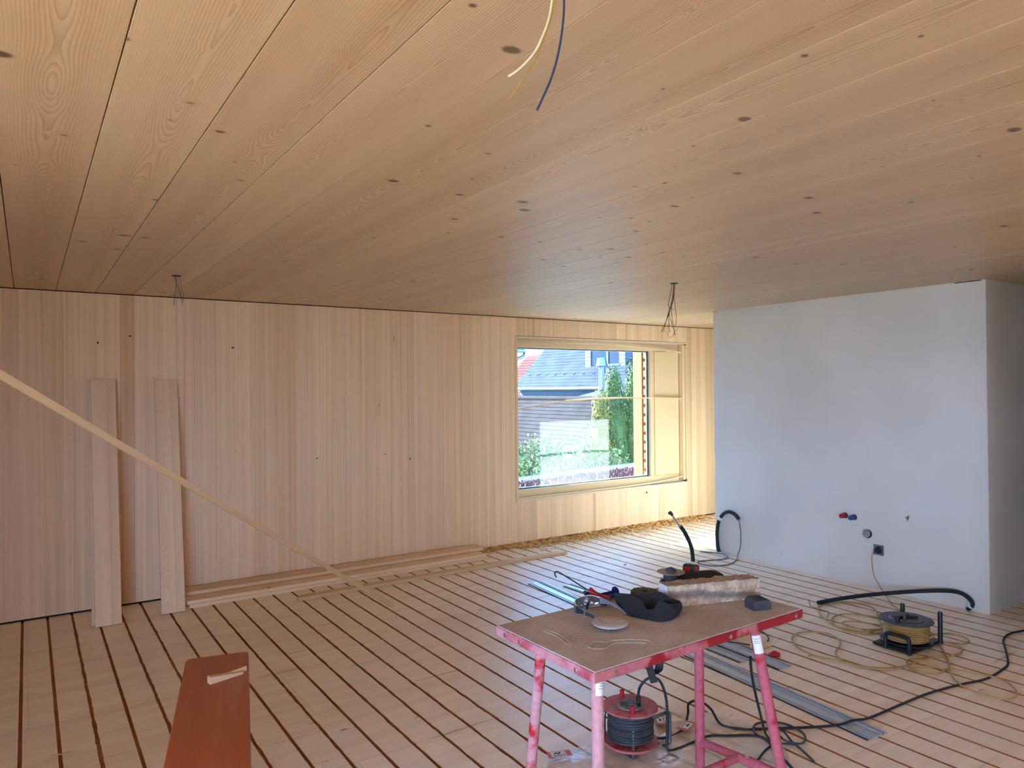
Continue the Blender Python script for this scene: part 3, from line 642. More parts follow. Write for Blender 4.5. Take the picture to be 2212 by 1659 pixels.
# ================================================================== BENCH
M['bench'] = wood('bench_wood', 'xy', (178, 96, 52), (140, 68, 34), (84, 40, 22), ring=.008, amp=.3, warp=.08, knots=(5., 1.5, .25, .05), tone=0., broad=.4, rough=.4, spec=.45)
_t = M['bench'].node_tree; _b = _t.nodes['Principled BSDF']; _src = _b.inputs['Base Color'].links[0].from_socket      # scuffs and dust on the varnish
_co = _t.nodes.new('ShaderNodeTexCoord'); _mp = _t.nodes.new('ShaderNodeMapping'); _mp.inputs['Scale'].default_value = (16, 2.2, 1); _nz = _t.nodes.new('ShaderNodeTexNoise'); _nz.inputs['Scale'].default_value = 1.; _nz.inputs['Detail'].default_value = 4.
_mr = _t.nodes.new('ShaderNodeMapRange'); _mr.inputs['From Min'].default_value = .55; _mr.inputs['From Max'].default_value = .8; _mr.inputs['To Max'].default_value = .45; _mx = _t.nodes.new('ShaderNodeMix'); _mx.data_type = 'RGBA'; _mx.inputs[7].default_value = lin((196, 150, 130))
_t.links.new(_co.outputs[3], _mp.inputs[0]); _t.links.new(_mp.outputs[0], _nz.inputs['Vector']); _t.links.new(_nz.outputs[0], _mr.inputs[0]); _t.links.new(_mr.outputs[0], _mx.inputs[0]); _t.links.new(_src, _mx.inputs[6]); _t.links.new(_mx.outputs[2], _b.inputs['Base Color'])
M['benchsteel'] = plain('green_steel', (60, 84, 64), .5, .0)
ba, bb = Vector((.712, 3.475, 0)), Vector((.455, 2.40, 0)); bd_ = (bb-ba).normalized(); bang = math.atan2(bd_.x, -bd_.y)
bn = thing('beer_bench', 'orange brown varnished wooden bench with worn edges', 'bench', (.712, 3.463, 0), (0, 0, -math.atan2(-bd_.x, -bd_.y)))
bz, bw, bl = .46, .262, 2.2
poly = []
for cx, cy_, a0 in ((bw/2-.02, -.02, 0), (-bw/2+.035, -.035, 90)):
    rr = .02 if cx > 0 else .035
    for j in range(6): an = math.radians(a0+18*j); poly.append((cx+rr*math.cos(an), cy_+rr*math.sin(an)))
poly += [(-bw/2, -bl), (bw/2, -bl)]
o = MB().prism(poly, bz-.026, bz).build('seat', M['bench'], bn)
bv = o.modifiers.new('edge', 'BEVEL'); bv.width = .004; bv.segments = 2; bv.limit_method = 'ANGLE'
M['pale_edge'] = plain('worn_edge', (190, 168, 150), .7)
mb = MB()
for s_ in (-1, 1): mb.box((s_*bw/2-.0008, -bl+.02, bz-.021), (s_*bw/2+.0008, -.06, bz-.008))
mb.build('worn_edge', M['pale_edge'], bn)
for yy in (-.28, -1.9):
    for s_ in (-1, 1): MB().tube([(s_*.1, yy, bz-.026), (s_*.11, yy, .012), (s_*.11, yy, .012)], .011, 8).build('leg', M['benchsteel'], bn, smooth=True)
    MB().tube([(-.11, yy, .012), (.11, yy, .012)], .011, 8).build('foot_bar', M['benchsteel'], bn, smooth=True); MB().tube([(-.1, yy, bz-.035), (.1, yy, bz-.035)], .011, 8).build('cross_bar', M['benchsteel'], bn, smooth=True)
# split offcut lying on the bench
wd = thing('wood_wedge', 'small pale split wood offcut lying on the bench', 'offcut', (.695, 3.16, bz), (0, 0, .22))
MB().add([(-.085, -.012, 0), (.06, -.004, 0), (.06, .010, 0), (-.085, .016, 0), (-.085, -.012, .03), (.06, -.004, .008), (.06, .010, .010), (-.085, .016, .03)], [(0, 3, 2, 1), (4, 5, 6, 7), (0, 1, 5, 4), (1, 2, 6, 5), (2, 3, 7, 6), (3, 0, 4, 7)]).build('wedge', M['batten'], wd)
MB().add([(-.02, .006, 0), (.085, .018, 0), (.08, .032, 0), (-.03, .018, 0), (-.02, .008, .016), (.085, .018, .022), (.08, .032, .016), (-.03, .018, .018)], [(0, 3, 2, 1), (4, 5, 6, 7), (0, 1, 5, 4), (1, 2, 6, 5), (2, 3, 7, 6), (3, 0, 4, 7)]).build('splinter', M['batten'], wd)

# ================================================================== WORK TABLE
def dusty(name, base, dust, lo, hi, scale, rough=.5):
    t = T(name); co = t.nd('ShaderNodeNewGeometry', out=0); n = t.noise(co, scale, 3., .55); n2 = t.noise(co, 70., 2.)
    f = t.mr(n, lo, hi); col = t.mix(f, lin(base), lin(dust))
    k = t.mr(n2, .3, .7, .88, 1.1, False); col = t.mix(1., col, t.vec(k, k, k), 'MULTIPLY')
    return t.fin(col, t.mr(n, lo, hi, rough, .8), spec=.4)
M['red'] = dusty('dusty_red_apron', (152, 24, 40), (186, 112, 120), .46, .58, 7.)
M['redleg'] = dusty('dusty_red_leg', (186, 18, 36), (194, 146, 154), .31, .47, 13.)
M['redlit'] = dusty('lit_dusty_red', (168, 66, 84), (192, 134, 146), .35, .6, 12.)  # left apron copy: dust plus the side light painted into the red
M['redmid'] = dusty('mid_dusty_red', (170, 18, 38), (180, 92, 106), .27, .42, 12.)
M['dustboard'] = dusty('dust_covered_board', (184, 172, 166), (200, 192, 190), .35, .65, 6., .8)
M['rivet'] = plain('rivet_steel', (200, 196, 192), .35, 1.); M['label'] = plain('paper_label', (232, 234, 236), .6, var=.04); M['print'] = plain('label_print', (100, 104, 112), .7)
M['black'] = plain('black_plastic', (22, 24, 28), .45, var=.35, scale=40.); M['rubber'] = plain('black_rubber', (28, 30, 34), .7, var=.3, scale=60.)
TX0, TX1, TY0, TY1, TZ = 1.407, 2.464, 1.672, 2.212, .80
tb = thing('work_table', 'dusty red steel folding work table with a brown board top', 'table', ((TX0+TX1)/2, (TY0+TY1)/2, 0), (0, 0, .016))
tc = Vector(((TX0+TX1)/2, (TY0+TY1)/2, 0)); hx, hy = (TX1-TX0)/2, (TY1-TY0)/2
MB().cbox((-hx+.004, -hy+.004, TZ-.012), (hx-.004, hy-.004, TZ), .0015).build('top_board', M['dustboard'], tb)
for nm, lo, hi in (('apron', (-hx, -hy, TZ-.034), (hx, -hy+.004, TZ-.003)), ('apron', (-hx, hy-.004, TZ-.034), (hx, hy, TZ-.003)), ('apron', (-hx, -hy+.004, TZ-.034), (-hx+.004, hy-.004, TZ-.003)), ('apron', (hx-.004, -hy+.004, TZ-.034), (hx, hy-.004, TZ-.003))):
    ap = MB().cbox(lo, hi, .0008).build(nm, M['redlit' if hi[0] < 0 else 'red'], tb)
    if lo[1] == -hy and hi[1] < 0:
        for xx in (-hx+.085, .10, hx-.045): MB().lathe([(.0075, 0), (.0075, .002), (.005, .0032), (0, .0034)], 12, TR((xx, -hy, TZ-.02)) @ Matrix.Rotation(math.pi/2, 4, 'X')).build('rivet', M['rivet'], ap, smooth=True)
    if hi[0] == -hx+.004:
        for yy in (-hy+.09, .12, hy-.06): MB().lathe([(.0075, 0), (.0075, .002), (.005, .0032), (0, .0034)], 12, TR((-hx, yy, TZ-.02)) @ Matrix.Rotation(-math.pi/2, 4, 'Y')).build('rivet', M['rivet'], ap, smooth=True)
mb = MB()
for s_ in (-1, 1): mb.box((-hx+.004, s_*(hy-.02)-.016, TZ-.015), (hx-.004, s_*(hy-.02)+.016, TZ-.0122))
mb.build('angle_flange', M['red'], tb)
legs = {'A': ((1.553, 2.12, .775), (1.485, 2.153, 0)), 'B': ((1.493, 1.75, .775), (1.40, 1.635, 0)), 'C': ((2.30, 2.05, .775), (2.34, 2.085, 0)), 'D': ((2.26, 1.75, .775), (2.353, 1.653, 0))}
iv = Matrix.Rotation(-.016, 4, 'Z') @ TR(-tc)
lo_ = {}
for k, (a, b) in legs.items():
    a, b = iv @ Vector(a), iv @ Vector(b); lo_[k] = (a, b)
    lg = MB().tube([a, b], .0195, 20).build('leg', M['redleg' if k in 'AB' else 'redmid'], tb, smooth=True)
    MB().tube([b+(a-b).normalized()*.03, b], .0215, 16).build('foot_cap', M['rubber'], lg, smooth=True)
    if k in 'BD':
        d = (b-a).normalized(); s0, s1 = (.036, .085) if k == 'B' else (.05, .118); x = Vector((0, -1, 0)); x = (x-d*x.dot(d)).normalized(); yv = d.cross(x); mb = MB(); vs_ = []; n = 12
        a0, a1 = (-2.2, 1.0) if k == 'B' else (-.55, 1.4)
        if k == 'D': x, yv = Matrix.Rotation(.3, 3, d) @ x, Matrix.Rotation(.3, 3, d) @ yv
        for s_ in (s0, s1):
            for i in range(n+1):
                an = a0+(a1-a0)*i/n; vs_.append(a+d*s_+(x*math.cos(an)+yv*math.sin(an))*.0201)
        lb = mb.add(vs_, [(i, i+1, n+2+i, n+1+i) for i in range(n)]).build('label', M['label'], lg, smooth='full')
        mb = MB()
        for q, (f0, f1, h0) in enumerate(((.35, .8, .012), (.42, .8, .02), (.3, .85, .027))):
            vs_ = []
            for dz in (0, .0016):
                for i in range(7):
                    an = a0+(a1-a0)*(f0+(f1-f0)*i/6); vs_.append(a+d*(s0+h0+dz)+(x*math.cos(an)+yv*math.sin(an))*.0203)
            mb.add(vs_, [(i, i+1, 8+i, 7+i) for i in range(6)])
        mb.build('label_print', M['print'], lg)
along = lambda k, z: lo_[k][0].lerp(lo_[k][1], (lo_[k][0].z-z)/(lo_[k][0].z-lo_[k][1].z))
c_, d_ = along('C', .172), along('D', .205)
MB().tube([c_, d_], .017, 16).build('cross_tube', M['redmid'], tb, smooth=True); MB().tube([along('A', .18), along('B', .18)], .017, 16).build('cross_tube', M['redmid'], tb, smooth=True)
m1, m2 = c_.lerp(d_, .5), along('A', .18).lerp(along('B', .18), .5)
MB().tube([m1, m2], .016, 16).build('long_tube', M['redmid'], tb, smooth=True)
cdv = (d_-c_).normalized()
MB().tube([m1+cdv*.03, m1+cdv*.11], .0195, 16).build('sleeve', M['redmid'], tb, smooth=True)
MB().lathe([(.011, 0), (.011, .004), (.006, .005), (0, .005)], 12, TR(m1+cdv*.045+Vector((0, 0, .017)))).build('bolt', M['rivet'], tb, smooth=True)
# webbing strap hanging under the top
st = MB(); sp = crom([Vector(p) for p in ((-.198, -.215, .768), (-.198, -.216, .735), (-.208, -.22, .718), (-.235, -.222, .712))], 6)
for pth, wv in ((sp, Vector((.009, -.010, 0))), ([Vector((-.252, -.222, .742)), Vector((-.244, -.224, .715)), Vector((-.234, -.226, .686))], Vector((.010, -.006, .002)))):
    vs_ = [p+wv*s_ for p in pth for s_ in (-1, 1)]; st.add(vs_, [(2*i, 2*i+1, 2*i+3, 2*i+2) for i in range(len(pth)-1)])
o = st.build('strap', M['rubber'], tb); so = o.modifiers.new('thick', 'SOLIDIFY'); so.thickness = .0025
# ridges pushed up in the dust
mb = MB()
for pts in (((1.56, 1.86), (1.535, 1.845), (1.54, 1.815), (1.57, 1.80), (1.60, 1.81), (1.625, 1.815), (1.66, 1.80), (1.70, 1.77), (1.71, 1.755)), ((1.56, 1.86), (1.59, 1.865), (1.61, 1.845), (1.60, 1.825)), ((1.60, 1.84), (1.64, 1.84), (1.70, 1.81), (1.735, 1.775), (1.735, 1.76)), ((1.505, 2.05), (1.51, 1.98), (1.49, 1.90)), ((1.52, 2.06), (1.53, 1.99), (1.51, 1.91), (1.50, 1.90))):
    mb.tube([iv @ Vector((x, y, TZ+.0001)) for x, y in pts], .0016, 6, smooth=5)
o = mb.build('dust_ridge', M['dustboard'], tb, smooth=True)
o['kind'] = 'stuff'

# ---- things on the table
M['fleece'] = plain('black_fleece', (34, 38, 46), .95, var=.5, scale=160., bump=.6)
def fleece():
    rim = [(1.915, 2.131, .85), (1.923, 2.096, .853), (1.989, 2.063, .848), (2.028, 2.031, .85), (2.040, 2.012, .86), (2.032, 1.955, .854), (2.052, 1.918, .842), (1.981, 1.897, .85), (1.965, 1.943, .852), (1.94, 1.937, .832), (1.913, 1.958, .828), (1.942, 2.027, .848)]
    base = [(1.888, 2.06, .8), (1.93, 2.07, .8), (1.985, 2.05, .8), (2.02, 2.025, .8), (2.04, 2.005, .8), (2.05, 1.97, .8), (2.052, 1.925, .8), (1.975, 1.876, .8), (1.906, 1.867, .8), (1.885, 1.915, .8), (1.871, 1.95, .8), (1.856, 1.99, .8)]
    def loop(l): 
        l = [Vector(p) for p in l]; e = [l[-1]]+l+l[:2]; c = crom(e, 6); return c[6:6+6*len(l)]
    a, b = loop(base), loop(rim); n = len(a); c = Vector((1.965, 1.99, .8)); vs_ = []; rows = []
    for k in (0, .12, .3, .5, .7, .85, .95, 1.0):
        r_ = []
        for i in range(n):
            p = a[i].lerp(b[i], k); o = p-c; o.z = 0; bul = .012*math.sin(k*math.pi)+.004*mnoise.noise(p*28)+.0025*mnoise.noise(p*70)
            p = p+o.normalized()*bul; p.z = max(TZ+.001, p.z+(.004*mnoise.noise(p*35) if k > .2 else 0)); r_.append(p)
        rows.append(r_)
    for k, sh, dz in ((1, .10, .001), (2, .22, -.008), (3, .38, -.024), (4, .62, -.036)):
        r_ = []
        for i in range(n):
            p = b[i].lerp(Vector((c.x, c.y, b[i].z)), sh); p.z = max(TZ+.006, b[i].z+dz+.003*mnoise.noise(p*40)); r_.append(p)
        rows.append(r_)
    vs_ = [p for r_ in rows for p in r_]; R_ = len(rows)
    fs = [(j*n+i, j*n+(i+1) % n, (j+1)*n+(i+1) % n, (j+1)*n+i) for j in range(R_-1) for i in range(n)]+[tuple(range(n))[::-1], tuple((R_-1)*n+i for i in range(n))]
    o = MB().add(vs_, fs).build('fleece_cap', M['fleece'], smooth='full')
    ss = o.modifiers.new('round', 'SUBSURF'); ss.levels = 1; ss.render_levels = 1
    return tag(o, 'crumpled black fleece cap lying open on the table', 'cap')
fleece()
def block_mat():
    t = T('broken_stone'); co = t.nd('ShaderNodeNewGeometry', out=0); x, y, z = t.sep(co)
    n = t.noise(co, 30., 5., .65); n2 = t.noise(co, 9., 3.)
    zz = t.ma('MULTIPLY_ADD', t.ma('SUBTRACT', n2, .5), .05, z); xx = t.ma('MULTIPLY_ADD', t.ma('SUBTRACT', x, 2.26), .12, zz)
    f = t.ma('MULTIPLY', t.mr(xx, .812, .83), t.mr(xx, .855, .838))
    col = t.mix(t.mr(n, .35, .65), lin((206, 188, 164)), lin((166, 146, 126))); col = t.mix(t.ma('MULTIPLY', f, .8), col, lin((112, 106, 102)))
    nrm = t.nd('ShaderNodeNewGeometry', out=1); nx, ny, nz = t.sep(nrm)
    col = t.mix(t.mr(nz, .4, .8, 0., .75), col, lin((164, 146, 134))); col = t.mix(t.mr(nx, -.6, -.9, 0., .9), col, lin((216, 222, 232)))  # pale blue end: light on the left face painted into the colour
    return t.fin(col, .9, bump=n, bs=.7, bd=.006)
def stone():
    mb = MB(); P0, P1 = Vector((2.06, 1.985, TZ)), Vector((2.455, 1.862, TZ)); dx = (P1-P0).normalized(); dy = Vector((-dx.y, dx.x, 0)); Lx, Ly, Lz = (P1-P0).length, .082, .079
    nx, ny, nz = 44, 10, 10; idx = {}; vs_ = []; fs = []
    def V(i, j, k):
        if (i, j, k) in idx: return idx[(i, j, k)]
        u, v, w_ = i/nx, j/ny, k/nz; q = Vector((u*Lx*1.0, v*Ly, w_*Lz))
        if k == nz or j == 0 or i == nx:
            am = .005 if k == nz else .003
            d = am*mnoise.noise(q*55)+am*.8*mnoise.noise(q*140)
            if k == nz: q.z += d-.007*max(0, u-.86)*7*(.5+mnoise.noise(q*70)); 
            if j == 0: q.y += d*.8+(.006 if (k < 1 and mnoise.noise(q*90) > .1) else 0)
            if i == nx: q.x += d*2.2
        q.y += .012*w_ if j == 0 else 0
        idx[(i, j, k)] = len(vs_); vs_.append(P0+dx*q.x+dy*q.y+Vector((0, 0, max(0, q.z)))); return idx[(i, j, k)]
    for i in range(nx):
        for j in range(ny): fs.append((V(i, j, nz), V(i+1, j, nz), V(i+1, j+1, nz), V(i, j+1, nz))); fs.append((V(i, j, 0), V(i, j+1, 0), V(i+1, j+1, 0), V(i+1, j, 0)))
        for k in range(nz): fs.append((V(i, 0, k), V(i+1, 0, k), V(i+1, 0, k+1), V(i, 0, k+1))); fs.append((V(i, ny, k), V(i, ny, k+1), V(i+1, ny, k+1), V(i+1, ny, k)))
    for j in range(ny):
        for k in range(nz): fs.append((V(0, j, k), V(0, j, k+1), V(0, j+1, k+1), V(0, j+1, k))); fs.append((V(nx, j, k), V(nx, j+1, k), V(nx, j+1, k+1), V(nx, j, k+1)))
    return tag(mb.add(vs_, fs).build('stone_bar', block_mat()), 'rough sawn pale stone bar with a grey streak on the table', 'stone')
stone()
# black rubber block
lp = thing('rubber_block', 'small dark chipped rubber block at the table edge', 'block', (2.335, 1.787, TZ), (0, 0, -.30))
bm = MB(); b0 = [(-.037, -.030), (.038, -.031), (.037, .029), (-.036, .030)]; b1 = [(-.042, -.034), (.040, -.033), (.034, .030), (-.036, .032)]; b2 = [(-.030, -.030), (.033, -.031), (.022, .020), (-.027, .026)]
bm.add([(x, y, 0) for x, y in b0]+[(x, y, .004) for x, y in b0]+[(x*.97, y*.97, .005) for x, y in b1]+[(x, y, .026) for x, y in b1]+[(x, y, .043-(.006 if y < 0 else 0)) for x, y in b2],
       [(0, 3, 2, 1)]+[(4*l+i, 4*l+(i+1) % 4, 4*l+4+(i+1) % 4, 4*l+4+i) for l in range(4) for i in range(4)]+[(16, 17, 18, 19)])
M['darkgrey'] = plain('dusty_black', (62, 66, 74), .75, var=.3, scale=25., bump=.5)
bm.build('body', M['darkgrey'], lp); MB().lathe([(.009, 0), (.009, .004), (.005, .006), (0, .006)], 12, TR((.0, -.01, .038))).build('stud', M['rubber'], lp, smooth=True)
# discs
cdx = thing('grinding_disc', 'dusty cup grinding disc lying face up before the safety glasses', 'disc', (1.722, 1.945, TZ))
MB().lathe([(.024, 0), (.026, .006), (.03, .012), (.03, .0135)], 24).build('hub', M['black'], cdx, smooth=True); o = MB().lathe([(.03, .0135), (.059, .0145), (.0635, .017), (.0635, .0195), (.062, .0205), (.03, .021), (0, .0208)], 48).build('plate', M['dustboard'], cdx, smooth=True)
mb = MB()
for i in range(10): a = i*.628; mb.box((-.003, -.003, 0), (.003, .003, .012), RZ(a) @ TR((.027, 0, 0)))
mb.build('hub_teeth', M['rivet'], cdx); cdx.rotation_euler = (.02, -.03, 0)
pd = thing('polishing_pad', 'round dark ribbed polishing pad behind the fleece cap', 'disc', (2.105, 2.165, TZ), (0, 0, .5))
MB().lathe([(.052, 0), (.056, .004), (.056, .014), (.054, .017), (.011, .017), (.011, .009), (0, .009)], 40).build('pad', M['darkgrey'], pd, smooth=True)
mb = MB()
for i in range(-5, 6):
    yy = i*.0095; hl_ = math.sqrt(max(0, .053**2-yy**2)); 
    for x0, x1 in ((-hl_, hl_),) if abs(yy) > .012 else ((-hl_, -.013), (.013, hl_)): mb.cbox((x0, yy-.0034, .0168), (x1, yy+.0034, .0195), .0008)
mb.build('rib', plain('pad_rib', (104, 100, 98), .8), pd)
# safety glasses
M['lens'] = None
t = T('clear_lens'); t.t.nodes.remove(t.b); fr = t.nd('ShaderNodeFresnel', {'IOR': 1.5}); f = t.ma('ADD', t.ma('MULTIPLY', fr, .9), .05, clamp=True)
trn = t.nd('ShaderNodeBsdfTransparent', {'Color': (.90, .90, .90, 1)}); gls = t.nd('ShaderNodeBsdfGlossy', {'Color': (1, 1, 1, 1), 'Roughness': .08}); dif = t.nd('ShaderNodeBsdfDiffuse', {'Color': (.62, .56, .54, 1)})
mx = t.nd('ShaderNodeMixShader', (f, trn, gls)); t.put(t.out.inputs[0], t.nd('ShaderNodeMixShader', (.07, mx, dif))); M['lens'] = t.m
M['temple'] = plain('temple_grey', (112, 120, 136), .5, var=.1); M['temple_dark'] = plain('temple_dark', (26, 32, 48), .5)
sg = thing('safety_glasses', 'clear wraparound safety glasses with dark grey temples', 'glasses', (1.776, 2.098, TZ), (0, 0, math.radians(14)))
sg.scale = (1.15, 1.15, 1.15)
def lens_sheet(a0, a1, rim=False):
    vs_ = []; n, m_ = 18, 6
    for i in range(n+1):
        a = a0+(a1-a0)*i/n; k = abs(a)/1.15
        x, y = .070*math.sin(a), .055*math.cos(a)
        bot = .004+.016*math.exp(-(a/.22)**2)+.010*max(0, k-.55); topz = .044-.010*max(0, k-.6)*2
        for j in range(m_+1): v = j/m_; vs_.append((x*(1+.05*math.sin(v*3.14)), y*(1+.05*math.sin(v*3.14)), bot+(topz-bot)*v))
    return vs_, [(i*(m_+1)+j, (i+1)*(m_+1)+j, (i+1)*(m_+1)+j+1, i*(m_+1)+j+1) for i in range(n) for j in range(m_)], n, m_
vs_, fs, n, m_ = lens_sheet(-1.2, 1.2); o = MB().add(vs_, fs).build('lens', M['lens'], sg, smooth='full'); so = o.modifiers.new('thick', 'SOLIDIFY'); so.thickness = .0018
mb = MB(); mb.tube([Vector(vs_[i*(m_+1)+m_]) for i in range(n+1)], .0016, 6); mb.tube([Vector(vs_[i*(m_+1)]) for i in range(n+1)], .0011, 6); mb.build('rim', plain('clear_rim', (214, 210, 208), .3), sg, smooth=True)
MB().tube([(-.012, .05, .02), (0, .046, .012), (.012, .05, .02), (0, .053, .022), (-.012, .05, .02)], .0022, 6).build('nose_bridge', M['temple'], sg, smooth=True)
for s_ in (-1, 1):
    tp = MB().add([(s_*.066, .022, .014), (s_*.066, .022, .038), (s_*.068, -.02, .029), (s_*.066, -.055, .020), (s_*.059, -.088, .006), (s_*.059, -.088, .0005), (s_*.066, -.05, .012), (s_*.068, -.02, .019)], [tuple(range(8))] if s_ > 0 else [tuple(range(8))[::-1]]).build('temple', M['temple'], sg); so = tp.modifiers.new('thick', 'SOLIDIFY'); so.thickness = .003; so.offset = 0
    ds = MB().add([(s_*.0695, .020, .014), (s_*.0695, .020, .038), (s_*.0715, -.012, .0285), (s_*.0715, -.012, .019)], [(0, 1, 2, 3)]).add([(s_*.0715, -.018, .017), (s_*.0715, -.018, .028), (s_*.069, -.05, .020), (s_*.069, -.05, .0125)], [(0, 1, 2, 3)]).build('temple_inlay', M['temple_dark'], tp); so = ds.modifiers.new('thick', 'SOLIDIFY'); so.thickness = .001
# cartridge gun
M['gunred'] = plain('glossy_red', (150, 22, 26), .35, var=.2); M['gunblue'] = plain('barrel_blue', (22, 40, 108), .35, var=.2)
cg = thing('cartridge_gun', 'red and black cartridge gun with hooked rod and blue barrel', 'caulking gun', (1.865, 2.19, TZ))
rod0, rod1 = Vector((-.012, .012, .045)), Vector((-.055, .155, .098))
hk = [rod0+(rod0-rod1)*.25, rod0, rod1, rod1+Vector((-.006, .012, .004)), rod1+Vector((-.018, .012, .004)), rod1+Vector((-.026, .004, -.002)), rod1+Vector((-.026, -.006, -.012))]
MB().tube(hk[:3], .0028, 8).tube(hk[2:], .0028, 8, smooth=4).build('rod', M['black'], cg, smooth=True)
MB().tube([rod0+Vector((-.004, .006, .004)), rod0+Vector((.004, -.012, -.001)), rod0+Vector((.018, -.040, -.012)), rod0+Vector((.034, -.070, -.024))], lambda q: .0125+.0035*math.cos(q*6.3), 12, smooth=5).build('grip', M['gunred'], cg, smooth=True)
MB().tube([rod0+Vector((-.018, .008, -.004)), rod0+Vector((-.016, -.02, -.014)), rod0+Vector((.002, -.046, -.026)), rod0+Vector((.02, -.07, -.032))], lambda q: .011-.002*q, 10, smooth=4).build('body', M['black'], cg, smooth=True)
MB().tube([rod0+Vector((-.012, -.008, -.010)), rod0+Vector((-.034, -.028, -.022)), rod0+Vector((-.056, -.042, -.034)), rod0+Vector((-.064, -.050, -.0405))], lambda q: .0065-.002*q, 8, smooth=4).build('trigger', M['black'], cg, smooth=True)
mb = MB()
for i in range(3): mb.tube([rod0+Vector((-.02-.004*i, .008-.012*i, .006-.003*i)), rod0+Vector((-.03-.003*i, .010-.012*i, .004-.004*i)), rod0+Vector((-.03, .0-.012*i, -.004-.003*i))], .003, 6, smooth=3)
mb.build('catch', M['black'], cg, smooth=True)
bar_ = MB(); n = 14; vs_ = []
for (xx, rr) in ((.012, .021), (.014, .022), (.119, .022), (.121, .021)):
    for i in range(n+1): a = math.pi*(.0+1.0*i/n); vs_.append((xx, -.0+.018-rr*math.cos(a)*1.0, .0235-rr*math.sin(a)+.016*0))
bar_.add(vs_, [(l*(n+1)+i, l*(n+1)+i+1, (l+1)*(n+1)+i+1, (l+1)*(n+1)+i) for l in range(3) for i in range(n)])
o = bar_.build('barrel', M['gunblue'], cg, smooth=True); so = o.modifiers.new('thick', 'SOLIDIFY'); so.thickness = .002
MB().lathe([(.022, 0), (.022, .003), (0.006, .003)], 24, TR((.119, .018, .0232)) @ Matrix.Rotation(math.pi/2, 4, 'Y')).build('front_ring', M['gunblue'], cg, smooth=True)
# angle grinder behind the stone bar
ag = thing('angle_grinder', 'black angle grinder with red battery lying upturned behind the stone bar', 'grinder', (2.243, 2.148, TZ), (0, 0, math.radians(-18)))
M['grblack'] = plain('grinder_black', (44, 40, 38), .5, var=.3, scale=20.); M['steeldisc'] = plain('worn_steel_disc', (150, 134, 122), .45, .5, var=.25, scale=18.)
MB().cbox((-.042, -.03, .0015), (.04, .03, .046), .009).build('gear_head', M['grblack'], ag); MB().lathe([(.031, .045), (.032, .060), (.028, .070), (.020, .076)], 24).build('bearing_collar', M['darkgrey'], ag, smooth=True)
mb = MB()
for i in range(4): mb.lathe([(.005, .044), (.005, .052), (0, .052)], 8, TR(((-1, 1)[i % 2]*.032, (-1, 1)[i//2]*.022, 0)))
mb.build('screw', M['rivet'], ag, smooth=True)
dk = MB().lathe([(.006, .077), (.0575, .078), (.0575, .0805), (.006, .0815)], 44).build('disc', M['steeldisc'], ag, smooth=True); MB().lathe([(.022, .0805), (.022, .087), (.017, .089), (.017, .0935), (.008, .0935), (.007, .098), (0, .098)], 24).build('lock_nut', M['darkgrey'], dk, smooth=True)
MB().tube([(.03, 0, .034), (.05, 0, .036), (.09, 0, .040), (.15, 0, .044), (.20, 0, .042), (.228, 0, .032), (.24, 0, .022)], lambda q: .021+.008*math.sin(q*3.0), 18, smooth=4).build('handle_body', M['grblack'], ag, smooth=True)
bt = MB().cbox((-.03, -.024, -.022), (.045, .024, .024), .008).build('battery', M['grblack'], ag); bt.matrix_local = TR((.128, .066, .062)) @ Matrix.Rotation(.55, 4, 'Z') @ Matrix.Rotation(.2, 4, 'Y')
MB().cbox((-.012, -.0252, -.010), (.030, .0252, .016), .002).build('battery_side', M['gunred'], bt); MB().cbox((-.0315, -.014, -.012), (-.026, .014, .012), .002).build('battery_front', M['gunred'], bt)
MB().cbox((.10, .045, .0015), (.155, .085, .046), .006).build('battery_foot', M['grblack'], ag); MB().tube([(.12, .02, .035), (.125, .05, .04)], .014, 10).build('battery_neck', M['grblack'], ag, smooth=True)

# ================================================================== CABLE REELS
def helix(r, z0, z1, turns, rg, n=22, wob=.004):
    pts = []; tot = int(turns*n)
    for i in range(tot+1):
        a = 2*math.pi*i/n; k = i/tot
        rr = r+wob*mnoise.noise(Vector((i*.09, 1.7, rg)))+wob*.6*math.sin(i*.013); z = z0+(z1-z0)*k+.004*mnoise.noise(Vector((i*.07, 9., rg)))
        pts.append((rr*math.cos(a), rr*math.sin(a), z))
    return pts
M['tubegrey'] = plain('galvanised_tube', (128, 134, 142), .35, .9, var=.15); M['reelred'] = dusty('dusty_reel_red', (168, 40, 52), (186, 110, 112), .3, .55, 20., .5); M['redplain'] = plain('signal_red', (178, 28, 40), .45, var=.12)
M['cablegrey'] = plain('dusty_black_cable', (56, 62, 70), .6, var=.3, scale=25.); M['cableblk'] = plain('black_cable', (30, 33, 38), .55, var=.25); M['socketgrey'] = plain('socket_plate', (142, 132, 126), .7)
rl = thing('red_cable_reel', 'red cable reel with black cable standing under the work table', 'cable reel', (2.286, 2.45, .0), (0, 0, 0))
tz = .19
MB().lathe([(.02, tz), (.122, tz), (.126, tz+.004), (.126, tz+.010), (.122, tz+.012), (.075, tz+.008), (.0, tz+.008)], 48).build('top_flange', M['reelred'], rl, smooth=True)
MB().lathe([(.0, .035), (.122, .035), (.126, .039), (.124, .047), (.09, .043), (.02, .045)], 48).build('bottom_flange', M['reelred'], rl, smooth=True)
MB().lathe([(.055, .044), (.055, tz)], 24).build('drum', M['reelred'], rl, smooth=True)
sp_ = MB().lathe([(.056, tz+.008), (.060, tz+.010), (.058, tz+.0135), (0, tz+.0135)], 36).build('socket_plate', M['socketgrey'], rl, smooth=True)
for i in range(4):
    a = math.pi/4+i*math.pi/2; MB().lathe([(.0195, tz+.0137), (.0195, tz+.015), (.0165, tz+.0152), (.016, tz+.0139), (0, tz+.0139)], 20, TR((.030*math.cos(a), .030*math.sin(a), 0))).build('socket', M['black'], sp_, smooth=True)
